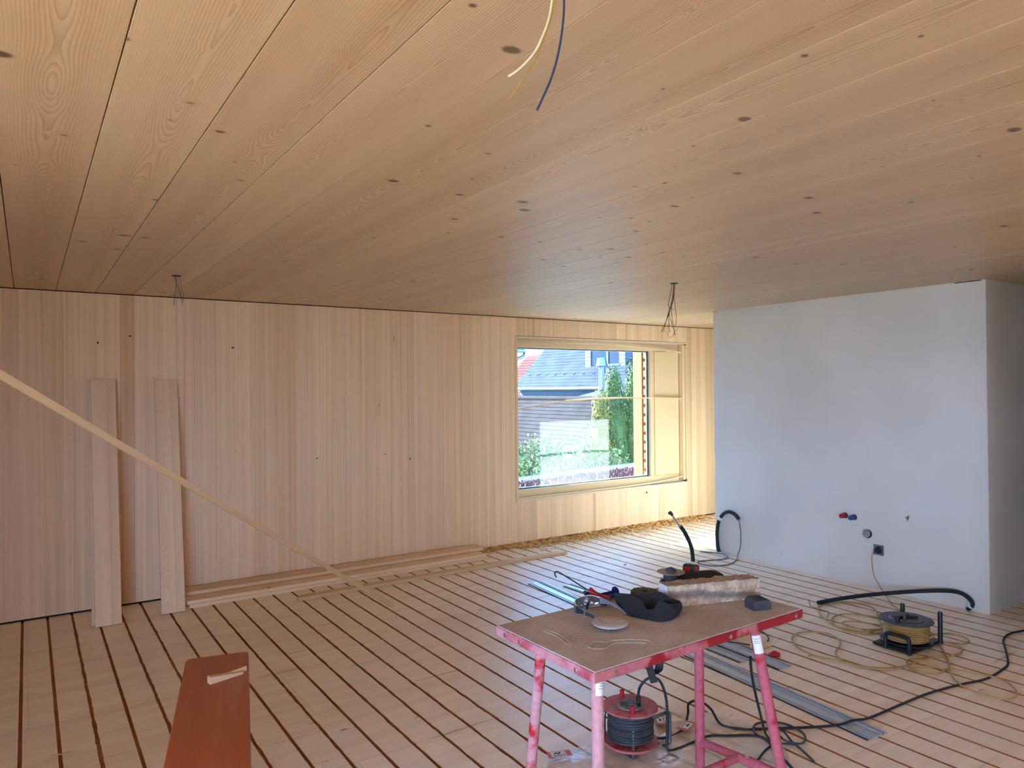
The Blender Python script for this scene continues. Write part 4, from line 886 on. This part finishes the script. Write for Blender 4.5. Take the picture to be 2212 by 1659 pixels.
for a in (1.25, -2.2): 
    q = Vector((.088*math.cos(a), .088*math.sin(a), tz+.010)); MB().lathe([(.0105, 0), (.0105, .034), (.007, .036), (.006, .030), (0, .030)], 14, TR(q)).build('peg', M['redplain'], rl, smooth=True)
MB().box((-.018, -.014, 0), (.018, .014, .0008), TR((-.085, .03, tz+.0098)) @ RZ(.3)).build('type_label', M['socketgrey'], rl)
mb = MB()
for z_ in (0, 1):
    for y_ in (0, 1): mb.tube(helix(.078+.018*y_, .056+.004*y_, tz-.012, 11, z_*3.+y_, wob=.007), .0054, 6)
o = mb.build('wound_cable', M['cablegrey'], rl, smooth=True)
for Y_, x0, x1 in ((-.078, -.055, .172), (.112, -.06, .168)):
    loop = [(x0+.0, Y_+.03, .0085), (x0-.002, Y_+.008, .009), (x0, Y_, .02), (x0, Y_, .125), (x0+.012, Y_, .145), (x0+.035, Y_, .15), (x1-.03, Y_, .158), (x1-.008, Y_, .152), (x1, Y_, .135), (x1, Y_, .03), (x1-.01, Y_, .012), (x1-.04, Y_+.004, .0085)]
    if Y_ > 0: loop = [(x, 2*Y_-y if y != Y_ else y, z) for x, y, z in loop]; loop[0] = (x0, Y_-.03, .0085); loop[1] = (x0-.002, Y_-.008, .009); loop[-1] = (x1-.04, Y_-.004, .0085)
    MB().tube(loop, .0085, 10, smooth=4).build('frame_tube', M['tubegrey'], rl, smooth=True)
for xx in (-.055, .128): MB().tube([(xx, -.05, .0086), (xx, .085, .0086)], .0085, 10).build('foot_tube', M['tubegrey'], rl, smooth=True)
def W2L(o, pts):
    m_ = (TR(o.location) @ o.rotation_euler.to_matrix().to_4x4()).inverted(); return [m_ @ Vector(p) for p in pts]
MB().tube(W2L(rl, [(2.330, 2.44, .205), (2.330, 2.44, .25), (2.335, 2.43, .285), (2.36, 2.41, .318), (2.395, 2.39, .318), (2.42, 2.375, .28), (2.43, 2.36, .20), (2.42, 2.35, .08), (2.405, 2.335, .012), (2.45, 2.32, .007), (2.55, 2.32, .007), (2.66, 2.32, .007), (2.74, 2.27, .007), (2.83, 2.21, .007), (2.86, 2.15, .007), (2.80, 2.05, .007), (2.75, 1.95, .007), (2.72, 1.9, .007)]), .0062, 10, smooth=6).build('plugged_cable', M['cableblk'], rl, smooth=True)
MB().tube(W2L(rl, [(2.330, 2.44, .200), (2.330, 2.44, .235)]), .0105, 12).build('plug', M['cableblk'], rl, smooth=True)
MB().tube(W2L(rl, [(2.375, 2.44, .055), (2.43, 2.425, .02), (2.52, 2.42, .007), (2.62, 2.44, .007), (2.72, 2.50, .03), (2.76, 2.53, .06), (2.80, 2.50, .075), (2.82, 2.44, .05), (2.80, 2.36, .010), (2.85, 2.27, .007), (2.917, 2.229, .007), (3.097, 2.12, .007), (3.251, 2.039, .008), (3.35, 2.01, .016), (3.457, 1.987, .010), (3.743, 1.982, .006), (4.004, 1.968, .006), (4.257, 1.926, .006), (4.455, 1.881, .006), (4.691, 1.89, .006), (4.807, 1.914, .006), (5.027, 2.013, .006), (5.21, 2.099, .006), (5.375, 2.13, .006), (5.532, 2.104, .006), (5.9, 2.0, .006), (6.6, 1.6, .006)]), .0062, 10, smooth=6).build('trailing_cable', M['cableblk'], rl, smooth=True)
# thin loose cable loop on the floor by the table legs
tag(MB().tube([(2.93, 2.03, .007), (2.86, 2.12, .007), (2.87, 2.22, .008), (2.96, 2.27, .007), (3.06, 2.20, .007), (3.05, 2.08, .007), (2.95, 2.02, .012), (2.88, 2.06, .03), (2.90, 2.12, .045), (2.95, 2.12, .03), (2.93, 2.06, .012), (2.9, 1.98, .007), (2.86, 1.9, .007)], .005, 8, smooth=8).build('loose_cable', M['cablegrey'], smooth=True), 'loose loop of dusty grey cable beside the table leg', 'cable')
tag(MB().tube([(3.60, 3.14, .028), (3.69, 3.09, .026), (3.734, 3.022, .026), (3.824, 2.968, .008), (3.905, 2.941, .005), (4.015, 2.988, .004), (4.086, 3.069, .004), (4.09, 3.133, .004), (4.02, 3.12, .004), (3.947, 3.037, .005), (3.90, 2.98, .010)], .004, 8, smooth=6).build('thin_cable', M['cableblk'], smooth=True), 'thin black cable loop by the wooden offcut', 'cable')
tag(MB().tube([(2.45, 1.91, .55), (2.472, 1.926, .5), (2.529, 1.958, .4), (2.612, 1.99, .25), (2.74, 2.06, .10), (2.84, 2.10, .012), (2.80, 2.09, .006), (2.749, 2.077, .006), (2.635, 2.034, .006), (2.565, 1.991, .006), (2.50, 1.93, .006)], .0058, 8, smooth=6).build('hanging_cable', M['cableblk'], smooth=True), 'black cable hanging down behind the table leg to the floor', 'cable')
tag(MB().tube([(4.15, 3.19, .005), (4.217, 3.156, .005), (4.285, 3.131, .005), (4.38, 3.125, .005), (4.459, 3.155, .005), (4.499, 3.228, .005), (4.44, 3.30, .005), (4.3, 3.32, .005)], .007, 8, smooth=6).build('short_cable', plain('yellow_cable', (176, 140, 40), .5), smooth=True), 'short curl of yellow cable on the floor behind the table corner', 'cable')
tag(MB().tube([(5.024, 3.364, .003), (4.882, 3.261, .003), (4.858, 3.207, .003), (4.849, 3.145, .003), (4.85, 3.09, .003), (4.724, 3.024, .003)], .0018, 6, smooth=5).build('bare_wire', M['black'], smooth=True), 'hair-thin dark wire squiggle on the floor by the hose end', 'wire')
# black hand reel with ochre cable
M['ochre'] = plain('ochre_cable', (176, 142, 84), .55, var=.2, scale=12.)
yr = thing('black_cable_reel', 'black hand cable reel wound with ochre cable in front of the white wall', 'cable reel', (4.65, 2.425, 0), (0, 0, 0))
MB().cbox((-.18, -.12, .004), (.185, .125, .022), .006).build('base', M['black'], yr)
MB().lathe([(.0, .155), (.150, .155), (.156, .158), (.156, .163), (.150, .166), (.10, .163), (.095, .168), (.0, .168)], 56).build('top_flange', plain('flange_dark', (58, 62, 70), .45, var=.25, scale=14.), yr, smooth=True)
MB().lathe([(.0, .024), (.150, .024), (.152, .030), (.150, .034), (0, .034)], 48).build('bottom_flange', M['black'], yr, smooth=True); MB().lathe([(.07, .03), (.07, .157)], 24).build('drum', M['black'], yr, smooth=True)
mb = MB()
for q in range(3): mb.tube(helix(.098+.013*q, .042, .148, 9, 20.+q, wob=.006), .0048, 6)
mb.tube([(.13*math.cos(a), .13*math.sin(a), z) for a, z in ((3.6, .150), (3.9, .135), (4.2, .118), (4.5, .10), (4.8, .08), (5.1, .062), (5.4, .05))], .0048, 6, smooth=4)
mb.build('wound_cable', M['ochre'], yr, smooth=True)
for x, y, hgt in ((.185, -.118, .205), (.185, .12, .20)): MB().tube([(x, y, .005), (x, y, hgt-.01), (x, y, hgt)], lambda q: .0145 if q < .9 else .012, 12).build('post', M['black'], yr, smooth=True)
MB().tube([(-.18, -.11, .005), (-.18, -.11, .085), (-.18, -.10, .10), (-.18, -.08, .105), (-.18, .01, .105), (-.18, .028, .10), (-.18, .036, .085), (-.18, .036, .005)], .012, 10, smooth=4).build('handle_bracket', M['black'], yr, smooth=True)
MB().lathe([(.013, .165), (.013, .197), (.010, .199), (0, .199)], 12, TR((-.105, .0, 0))).build('crank_knob', M['black'], yr, smooth=True)
mb = MB()
for a in (.4, 2.5): mb.tube([(-.07*math.cos(a), -.07*math.sin(a), .172), (0, .01, .174), (.07*math.cos(a), .07*math.sin(a), .172)], .010, 8, smooth=4)
mb.build('socket_lids', M['black'], yr, smooth=True)
Lp = {'L1': [(4.751, 2.625), (4.619, 2.667), (4.579, 2.782), (4.608, 2.904), (4.714, 3.057), (4.874, 3.189), (5.016, 3.24), (5.138, 3.189), (5.215, 3.098), (5.216, 2.987), (5.123, 2.886), (4.975, 2.793), (4.884, 2.708)],
 'L2': [(4.771, 2.645), (4.629, 2.712), (4.59, 2.809), (4.597, 2.876), (4.668, 2.954), (4.795, 2.999), (4.9, 2.976), (4.974, 2.891), (5.002, 2.793), (4.982, 2.731)],
 'L3': [(4.785, 2.653), (4.702, 2.694), (4.642, 2.79), (4.66, 2.867), (4.727, 2.882), (4.795, 2.808), (4.849, 2.678)],
 'L4': [(4.872, 2.355), (4.694, 2.22), (4.526, 2.113), (4.432, 2.073), (4.331, 2.08), (4.258, 2.131), (4.273, 2.211), (4.359, 2.272), (4.42, 2.27), (4.526, 2.223), (4.641, 2.17), (4.766, 2.154), (4.866, 2.203), (4.878, 2.272), (4.898, 2.386)],
 'L5': [(4.421, 2.068), (4.367, 2.145), (4.277, 2.221), (4.145, 2.276), (4.072, 2.353), (4.039, 2.457), (4.085, 2.549), (4.155, 2.601), (4.291, 2.656), (4.372, 2.726), (4.406, 2.818), (4.36, 2.892), (4.266, 2.935), (4.16, 2.91), (4.072, 2.843), (4.005, 2.737), (3.984, 2.606), (4.029, 2.505), (4.042, 2.388), (4.101, 2.293), (4.222, 2.234), (4.359, 2.23), (4.503, 2.211)],
 'L6': [(4.424, 2.066), (4.287, 1.976), (4.216, 1.886), (4.199, 1.788), (4.214, 1.713), (4.262, 1.68), (4.341, 1.688), (4.427, 1.737), (4.489, 1.81), (4.488, 1.895), (4.456, 1.992), (4.427, 2.063)],
 'L7': [(4.86, 2.448), (5.065, 2.367), (5.076, 2.276), (5.017, 2.22), (4.945, 2.217), (4.898, 2.273), (4.882, 2.316)]}
for i, (k, v) in enumerate(Lp.items()):
    off = yr.location; MB().tube([(x-off.x, y-off.y, .0055+.0035*(i % 3)) for x, y in v], .005, 8, smooth=6).build('cable_loop', M['ochre'], yr, smooth=True)
off = yr.location
MB().tube([Vector(p)-off for p in ((5.655, 3.20, .318), (5.635, 3.205, .29), (5.625, 3.20, .22), (5.61, 3.17, .12), (5.55, 3.06, .03), (5.47, 2.98, .008), (5.387, 2.908, .006), (5.25, 2.75, .006), (5.05, 2.6, .010), (4.86, 2.52, .03), (4.75, 2.50, .05))], .0042, 8, smooth=6).build('supply_cable', M['ochre'], yr, smooth=True)

# ================================================================== GUIDE RAILS AND FLOOR BITS
M['rail'] = plain('anodised_aluminium', (188, 194, 202), .36, .45, var=.06, scale=8.); M['railrubber'] = plain('rail_strip', (24, 28, 40), .6)
def rail(name, p0, p1, w_, label, grp='saw guide rails on the floor', z=0., strip_=True):
    p0, p1 = Vector(p0), Vector(p1); l = (p1-p0).length; t = thing(name, label, 'guide rail', p0, group=grp); mt = frame_to(p0, p1); t.matrix_world = mt
    prof = [(-.5, .0), (-.5, .005), (-.44, .005), (-.44, .0075), (-.42, .0075), (-.42, .005), (-.34, .005), (-.34, .0085), (-.31, .0085), (-.31, .005), (-.02, .0055), (.0, .0055), (.02, .0045), (.18, .0045), (.18, .0125), (.215, .0125), (.215, .0045), (.29, .0045), (.29, .0125), (.325, .0125), (.325, .005), (.5, .005), (.5, .0)]
    mb = MB(); n = len(prof); vs_ = [(x*w_, yy, zz) for yy in (0, l) for x, zz in prof]
    mb.add(vs_, [(i, (i+1) % n, n+(i+1) % n, n+i) for i in range(n)]+[tuple(range(n)), tuple(range(n, 2*n))[::-1]]).build('profile', M['rail'], t)
    if strip_:
        for x0, x1 in ((-.53, -.5), (-.415, -.395), (-.30, -.285), (.225, .28), (.335, .35)): MB().box((x0*w_, 0, .0), (x1*w_, l, .0056)).build('rubber_strip', M['railrubber'], t)
    return t
rail('guide_rail', (3.318, 1.868, 0), (3.582, 4.985, 0), .145, 'long aluminium saw guide rail running under the work table')
rail('guide_rail', (3.69, 2.63, 0), (3.735, 3.45, 0), .115, 'short guide rail, farther of the pair behind the table leg')
rail('guide_rail', (3.578, 2.83, .0), (3.618, 3.62, .0), .088, 'short guide rail, nearer of the pair behind the table leg')
rail('guide_rail', (3.79, 3.9, 0), (3.755, 4.76, 0), .11, 'short guide rail lying beyond the cartridge gun')
lying('offcut_board', 3.755, 3.86, 2.86, 0, .13, .022, 'short light wooden offcut lying by the guide rails', 'offcut', None, 'batten')
bpy.data.objects['offcut_board'].matrix_world = TR((3.865, 2.90, 0)) @ RZ(-.05); 
ob = bpy.data.objects['offcut_board']; ob.data = MB().cbox((-.06, 0, 0), (.06, .75, .022), .002).mesh('offcut_board'); ob.data.materials.append(M['batten'])
rk = thing('red_clamp', 'small red plastic clamp end on the floor behind the table leg', 'clamp', (3.80, 2.77, .0), (0, 0, -.5)); MB().cbox((-.05, -.014, .0), (.02, .014, .026), .006).build('jaw', M['redplain'], rk); MB().cbox((-.03, -.006, .026), (.0, .006, .036), .003).build('lever', M['redplain'], rk)
MB_ = MB()
# plastic film with red-bordered stickers under the table
def film_mat():
    t = T('dusty_film'); co = t.nd('ShaderNodeNewGeometry', out=0); n = t.noise(co, 5., 3.)
    tr = t.nd('ShaderNodeBsdfTransparent', {'Color': (.95, .93, .92, 1)})
    t.fin(lin((244, 238, 234)), .22, spec=.8, bump=t.noise(co, 55., 3.), bs=.5, bd=.004); mx = t.nd('ShaderNodeMixShader', (t.mr(n, .3, .7, .3, .7), tr, t.b.outputs[0])); t.put(t.out.inputs[0], mx); return t.m
def film():
    fm = thing('plastic_film', 'crumpled dusty plastic film spread under the red cable reel', 'film', (2.4, 2.25, 0))
    out = [(1.72, 2.35), (1.80, 2.52), (2.04, 2.60), (2.20, 2.58), (2.42, 2.70), (2.66, 2.68), (2.84, 2.52), (2.93, 2.30), (2.84, 2.02), (2.60, 1.90), (2.2, 1.85), (1.85, 1.95)]
    pts = crom([Vector((x, y, 0)) for x, y in out+out[:1]], 5)[:-1]; c = Vector((2.35, 2.27, 0)); n = len(pts); R_ = 16; vs_ = []
    def hz(x, y, k): 
        e = min(1, (1-k)*4)
        d = abs(mnoise.noise(Vector((x*5+1, y*7, 2))))*.014+abs(mnoise.noise(Vector((x*16, y*19, 4))))*.008+.004*mnoise.noise(Vector((x*45, y*45, 7)))
        rr = math.hypot(x-2.29, y-2.45); d *= min(1, max(.05, (rr-.1)/.1)); 
        return .0015+max(0, d)*(.35+.65*e)
    for r_ in range(1, R_+1):
        k = r_/R_
        for p in pts: q = c.lerp(p, k); vs_.append((q.x-2.4, q.y-2.25, hz(q.x, q.y, k)))
    vs_.append((c.x-2.4, c.y-2.25, .003)); fs = [(r_*n+i, r_*n+(i+1) % n, (r_+1)*n+(i+1) % n, (r_+1)*n+i) for r_ in range(R_-1) for i in range(n)]+[(len(vs_)-1, i, (i+1) % n) for i in range(n)]
    MB().add(vs_, fs).build('sheet', film_mat(), fm, smooth='full')
    for (x, y, a) in ((2.582, 2.548, -2.2), (2.632, 2.432, .35), (1.966, 2.568, 2.8)):
        sk = MB().box((-.055, -.026, 0), (.055, .026, .0006)).build('sticker', M['stick'], fm); sk.location = (x-2.4, y-2.25, .0215); sk.rotation_euler = (0, 0, a)
        MB().box((-.030, -.022, .0006), (.038, .022, .001)).build('sticker_field', M['label'], sk)
        MB().add([(-.006, -.018, .0011), (.004, -.006, .0011), (.012, -.016, .0011), (.024, -.006, .0011), (.026, .002, .0011), (.012, -.004, .0011), (.002, .004, .0011), (-.010, -.010, .0011)], [tuple(range(8))]).build('pictogram', M['rubber'], sk)
        mb = MB()
        for i in range(6): mb.box((-.024+i*.0095, .008, .001), (-.0185+i*.0095, .017, .0012))
        mb.build('sticker_print', M['print'], sk)
M['stick'] = plain('sticker_red', (206, 52, 40), .5, var=.08)
film()

# ================================================================== CONDUITS, FITTINGS, WIRES
M['conduit'] = plain('black_foam_hose', (30, 36, 38), .7, var=.2)
c1 = thing('floor_conduit', 'black insulated hose arching from the foot of the white wall over the floor', 'hose', (5.70, 2.54, 0)); L = c1.location
P1 = [(5.712, 2.53, .012), (5.69, 2.494, .045), (5.69, 2.494, .076), (5.69, 2.528, .108), (5.69, 2.585, .124), (5.67, 2.665, .121), (5.61, 2.80, .098), (5.50, 2.93, .075), (5.36, 3.07, .048), (5.18, 3.17, .030), (5.05, 3.215, .022), (4.95, 3.24, .0165)]
MB().tube([Vector(p)-L for p in P1], .0155, 12, smooth=5).build('hose', M['conduit'], c1, smooth=True); MB().tube([Vector((5.69, 2.505, .03))-L, Vector((5.695, 2.495, .062))-L], .0185, 12).build('tape', M['label'], c1, smooth=True)
c2 = thing('wall_conduit', 'black insulated hose arched against the white wall with a grey cable', 'hose', (5.70, 4.80, 0)); L = c2.location
P2 = [(5.70, 4.798, .0), (5.702, 4.826, .066), (5.702, 4.832, .203), (5.70, 4.806, .322), (5.70, 4.747, .399), (5.70, 4.679, .428), (5.70, 4.607, .41), (5.70, 4.564, .371)]
MB().tube([Vector(p)-L for p in P2], .0175, 12, smooth=5).build('hose', M['conduit'], c2, smooth=True)
MB().tube([Vector((5.70, 4.80, .335))-L, Vector((5.70, 4.782, .362))-L], .0195, 12).build('tie', M['label'], c2, smooth=True); MB().tube([Vector((5.70, 4.798, .0))-L, Vector((5.70, 4.80, .016))-L], .0195, 12).build('collar', M['label'], c2, smooth=True)
P3 = [(5.70, 4.567, .375), (5.70, 4.543, .249), (5.695, 4.545, .115), (5.67, 4.56, .03), (5.60, 4.515, .007), (5.40, 4.44, .006), (5.237, 4.49, .006), (5.200, 4.624, .006), (5.25, 4.678, .006), (5.32, 4.672, .006), (5.505, 4.607, .006), (5.62, 4.635, .008), (5.675, 4.746, .008), (5.645, 4.853, .006), (5.59, 4.956, .006)]
MB().tube([Vector(p)-L for p in P3], .0055, 8, smooth=6).build('grey_cable', plain('grey_cable', (118, 124, 132), .5), c2, smooth=True)
c3 = thing('standing_pipe', 'black sleeved pipe standing up from the floor with a steel tip', 'pipe', (5.244, 4.736, 0))
MB().tube([(0, 0, 0), (-.004, 0, .05), (-.020, 0, .13), (-.062, 0, .214), (-.12, 0, .300), (-.165, 0, .346)], .0185, 12, smooth=4).build('sleeve', M['conduit'], c3, smooth=True)
MB().tube([(-.150, 0, .333), (-.183, 0, .355), (-.285, 0, .475)], .009, 10).build('inner_pipe', M['steel'], c3, smooth=True); MB().tube([(-.275, 0, .465), (-.292, 0, .49), (-.302, 0, .492), (-.315, 0, .480)], .013, 10, smooth=2).build('tip', M['darkgrey'], c3, smooth=True)
# pipe stubs, drain cap, socket on the white wall (faces -X)
RYm = Matrix.Rotation(-math.pi/2, 4, 'Y')                   # local +Z -> world -X
def fitting(name, label, cat, y, z): return thing(name, label, cat, (5.725, y, z))
for nm, lb, y, z, c in (('pipe_stub', 'red capped water pipe stub sticking out of the white wall', 3.485-.0, .561, (176, 34, 26)), ('pipe_stub', 'blue capped water pipe stub sticking out of the white wall', 3.405, .556, (40, 72, 132))):
    f_ = fitting(nm, lb, 'pipe', y, z); m_ = plain(nm+'_plastic', c, .45, var=.15)
    MB().lathe([(.020, 0), (.020, .062), (.018, .065), (.0, .066)], 16, RYm).build('cap', m_, f_, smooth=True); MB().lathe([(.024, 0), (.024, .010), (.02, .011)], 16, RYm).build('collar', M['rubber'], f_, smooth=True)
f_ = thing('mounting_plate', 'grey metal mounting plate behind the pipe stubs', 'plate', (5.725, 3.43, .55)); MB().prism([(.09, .03), (.09, -.015), (.04, -.03), (.01, -.02), (-.015, -.065), (-.06, -.06), (-.05, -.005), (-.055, .03)], 0, .0015, Matrix(((0, 0, -1, 0), (1, 0, 0, 0), (0, 1, 0, 0), (0, 0, 0, 1)))).build('plate', M['greyband'], f_)
f_ = fitting('drain_cap', 'round grey drain cap with black seal in the white wall', 'cap', 3.296, .439)
MB().lathe([(.036, 0), (.036, .006), (.030, .008)], 20, TR((0, -.006, -.002)) @ RYm).build('seal', M['rubber'], f_, smooth=True); MB().lathe([(.033, .0), (.033, .016), (.030, .018), (.026, .015), (.006, .015), (.005, .022), (0, .022)], 20, RYm).build('cap', plain('cap_grey', (140, 142, 150), .5), f_, smooth=True)
mb = MB(); M_YZ = Matrix(((0, 0, -1, 0), (1, 0, 0, 0), (0, 1, 0, 0), (0, 0, 0, 1)))
mb.prism([(.05, .085), (.02, .02), (.035, .03)], .0, .0012, M_YZ); mb.prism([(.01, -.06), (.035, -.028), (-.02, -.032)], .0, .0012, M_YZ); mb.build('torn_plaster', M['greyband'], f_)
f_ = fitting('wall_socket', 'bare wall socket with black plug in the white wall', 'socket', 3.201, .32)
MB().prism([(-.042, -.042), (.042, -.042), (.042, .042), (-.042, .042)], 0, .002, M_YZ).build('mounting_frame', M['zinc'], f_); MB().lathe([(.028, .002), (.028, .010), (.024, .012), (.022, .006), (0, .006)], 20, RYm).build('insert', M['black'], f_, smooth=True)
MB().lathe([(.019, .006), (.020, .03), (.016, .045), (.010, .05), (0, .05)], 16, RYm).build('plug', M['black'], f_, smooth=True); MB().tube([(-.045, 0, 0), (-.062, .002, -.004), (-.070, .004, -.014)], lambda q: .010-.003*q, 10, smooth=3).build('plug_boot', M['black'], f_, smooth=True)
# ceiling wires
def wires(label, x, y, lst, seed=1):
    t = thing('ceiling_wires', label, 'wires', (x, y, H))
    MB().lathe([(.03, -.0015), (.03, .0), (0, .0)], 20).build('outlet_hole', M['dark'], t)
    for pts, r, c in lst: MB().tube([Vector(p) for p in pts], r, 6, smooth=5).build('wire', M[c], t, smooth=True)
M['wdark'] = plain('wire_dark', (44, 34, 30), .5); M['wbrown'] = plain('wire_brown', (112, 72, 44), .5); M['wblue'] = plain('wire_blue', (44, 62, 104), .45); M['wwhite'] = plain('wire_white', (226, 218, 190), .45); M['wyellow'] = plain('wire_yellow', (168, 136, 62), .5); M['wgrey'] = plain('wire_grey', (140, 140, 140), .5); M['wpink'] = plain('wire_red', (130, 64, 56), .5)
R_ = rt                                                     # wires fan out across the view: use the room diagonal
def q(a, d, z): return Vector((a*.83+d*.56, -a*.56+d*.83, z))
wires('thin loose wires hanging from the ceiling near the leaning boards', .816, 5.14, [
    ([q(-.012, 0, 0), q(-.002, 0, -.04), q(-.008, 0, -.10), q(-.020, 0, -.195)], .0017, 'wdark'), ([q(0, 0, 0), q(.001, 0, -.06), q(.0, 0, -.13), q(-.006, 0, -.195)], .0012, 'wyellow'),
    ([q(-.014, 0, 0), q(.0, .01, -.06), q(.017, .01, -.12), q(.03, .01, -.172)], .0016, 'wbrown'), ([q(.005, 0, 0), q(.008, .01, -.06), q(.022, .01, -.11), q(.038, .01, -.165)], .0012, 'wdark'), ([q(.018, 0, 0), q(.028, 0, -.06), q(.044, 0, -.13), q(.036, 0, -.198)], .0013, 'wbrown')])
wires('tangled dark wires hanging from the ceiling before the window', 3.918, 3.693, [
    ([q(-.012, 0, 0), q(-.025, 0, -.07), q(-.042, 0, -.15), q(-.036, 0, -.19), q(-.05, 0, -.25), q(-.095, 0, -.355)], .0022, 'wdark'), ([q(0, 0, 0), q(-.004, 0, -.08), q(-.025, .01, -.16), q(-.06, .01, -.28), q(-.078, .01, -.355)], .0022, 'wpink'),
    ([q(-.003, 0, 0), q(-.010, 0, -.09), q(-.018, .01, -.18), q(-.012, .01, -.27), q(.002, .0, -.38)], .002, 'wdark'), ([q(.012, 0, 0), q(.0, .01, -.08), q(.008, .01, -.16), q(.014, 0, -.25), q(.008, 0, -.315)], .002, 'wbrown'),
    ([q(0, 0, 0), q(.001, .01, -.10), q(-.030, .02, -.21), q(-.038, .02, -.25), q(-.030, .02, -.355)], .002, 'wdark'), ([q(.004, .01, 0), q(-.004, .01, -.10), q(-.034, .01, -.22), q(-.020, .01, -.28), q(-.014, 0, -.325)], .002, 'wbrown'),
    ([q(-.002, .01, -.30), q(.004, .01, -.35), q(-.006, .01, -.38), q(-.030, .01, -.395), q(-.046, .01, -.37), q(-.040, .01, -.30), q(-.03, .01, -.296)], .0014, 'wgrey'), ([q(-.010, .02, -.38), q(.018, .02, -.34), q(.055, .02, -.30)], .0012, 'wgrey')])
wires('white, yellow and blue wires hanging from the ceiling close to the camera', .80, 1.04, [
    ([q(.0, 0, 0), q(-.004, 0, -.05), q(-.012, 0, -.09), q(-.034, 0, -.14), q(-.062, 0, -.172), q(-.085, 0, -.188)], .0022, 'wwhite'), ([q(.004, .0, 0), q(-.002, 0, -.06), q(-.016, 0, -.11), q(-.045, 0, -.175), q(-.083, .0, -.229)], .0014, 'wyellow'), ([q(.014, 0, 0), q(.018, 0, -.06), q(.010, 0, -.13), q(-.006, 0, -.19), q(-.033, 0, -.25)], .0022, 'wblue')])
# screw in the panel under the window
tag(MB().lathe([(.011, 0), (.010, .004), (.004, .005), (.0035, .012), (0, .012)], 12, TR((6.192, D, .386)) @ Matrix.Rotation(math.pi/2, 4, 'X')).build('wall_screw', M['darkgrey'], smooth=True), 'single screw sticking out of the panel under the window', 'screw')

# ================================================================== SAWDUST, SHAVINGS
M['sawdust'] = plain('sawdust', (226, 186, 124), .9, var=.2, scale=30.)
mb = MB(); rg = random.Random(9)
for i in range(5200):
    x = rg.uniform(3.75, 7.15); y = D-.004-abs(rg.gauss(0, .11)) if x > 4.2 else D-.004-abs(rg.gauss(0, .06)); 
    if rg.random() < .06: y = D-rg.uniform(.2, .55)
    s_ = rg.uniform(.006, .02); a = rg.uniform(0, 6.28); z = .001+rg.random()*max(0, .022-(D-y)*.12)
    d1 = Vector((math.cos(a), math.sin(a), rg.uniform(-.2, .3)))*s_; d2 = Vector((-math.sin(a), math.cos(a), rg.uniform(-.2, .3)))*s_*.45; c = Vector((x, min(y, D-.012), z+s_*.3))
    mb.add([c-d1-d2, c+d1-d2, c+d1*.8+d2+Vector((0, 0, s_*.3)), c-d1*.8+d2], [(0, 1, 2, 3)])
o = mb.build('sawdust', M['sawdust']); o['kind'] = 'stuff'; tag(o, 'drift of yellow sawdust along the foot of the timber wall', 'sawdust')
def shaving(x, y, a, l, label):
    pts = crom([Vector((0, 0, .004)), Vector((l*.3, .01, .012)), Vector((l*.7, -.004, .01)), Vector((l, .012, .003))], 5)
    vs_ = [p+Vector((0, s_*.006*(1-abs(i/len(pts)-.5)), 0)) for i, p in enumerate(pts) for s_ in (-1, 1)]
    o = MB().add(vs_, [(2*i, 2*i+1, 2*i+3, 2*i+2) for i in range(len(pts)-1)]).build('wood_shaving', M['batten'], loc=(x, y, 0), rot=(0, 0, a)); so = o.modifiers.new('thick', 'SOLIDIFY'); so.thickness = .0015
    return tag(o, label, 'shaving', 'shavings on the floor')
shaving(.055, 3.86, .25, .12, 'curled wood shaving on the floor across a groove near the wall corner')
shaving(1.06, 3.10, .6, .06, 'thin wood splinter on the floor beside the bench')
tag(MB().cbox((-.02, -.006, 0), (.02, .006, .01), .002).build('wood_chip', M['batten'], loc=(4.62, 5.0, 0), rot=(0, 0, .2)), 'small wood chip on the open floor before the sun patch', 'wood chip')
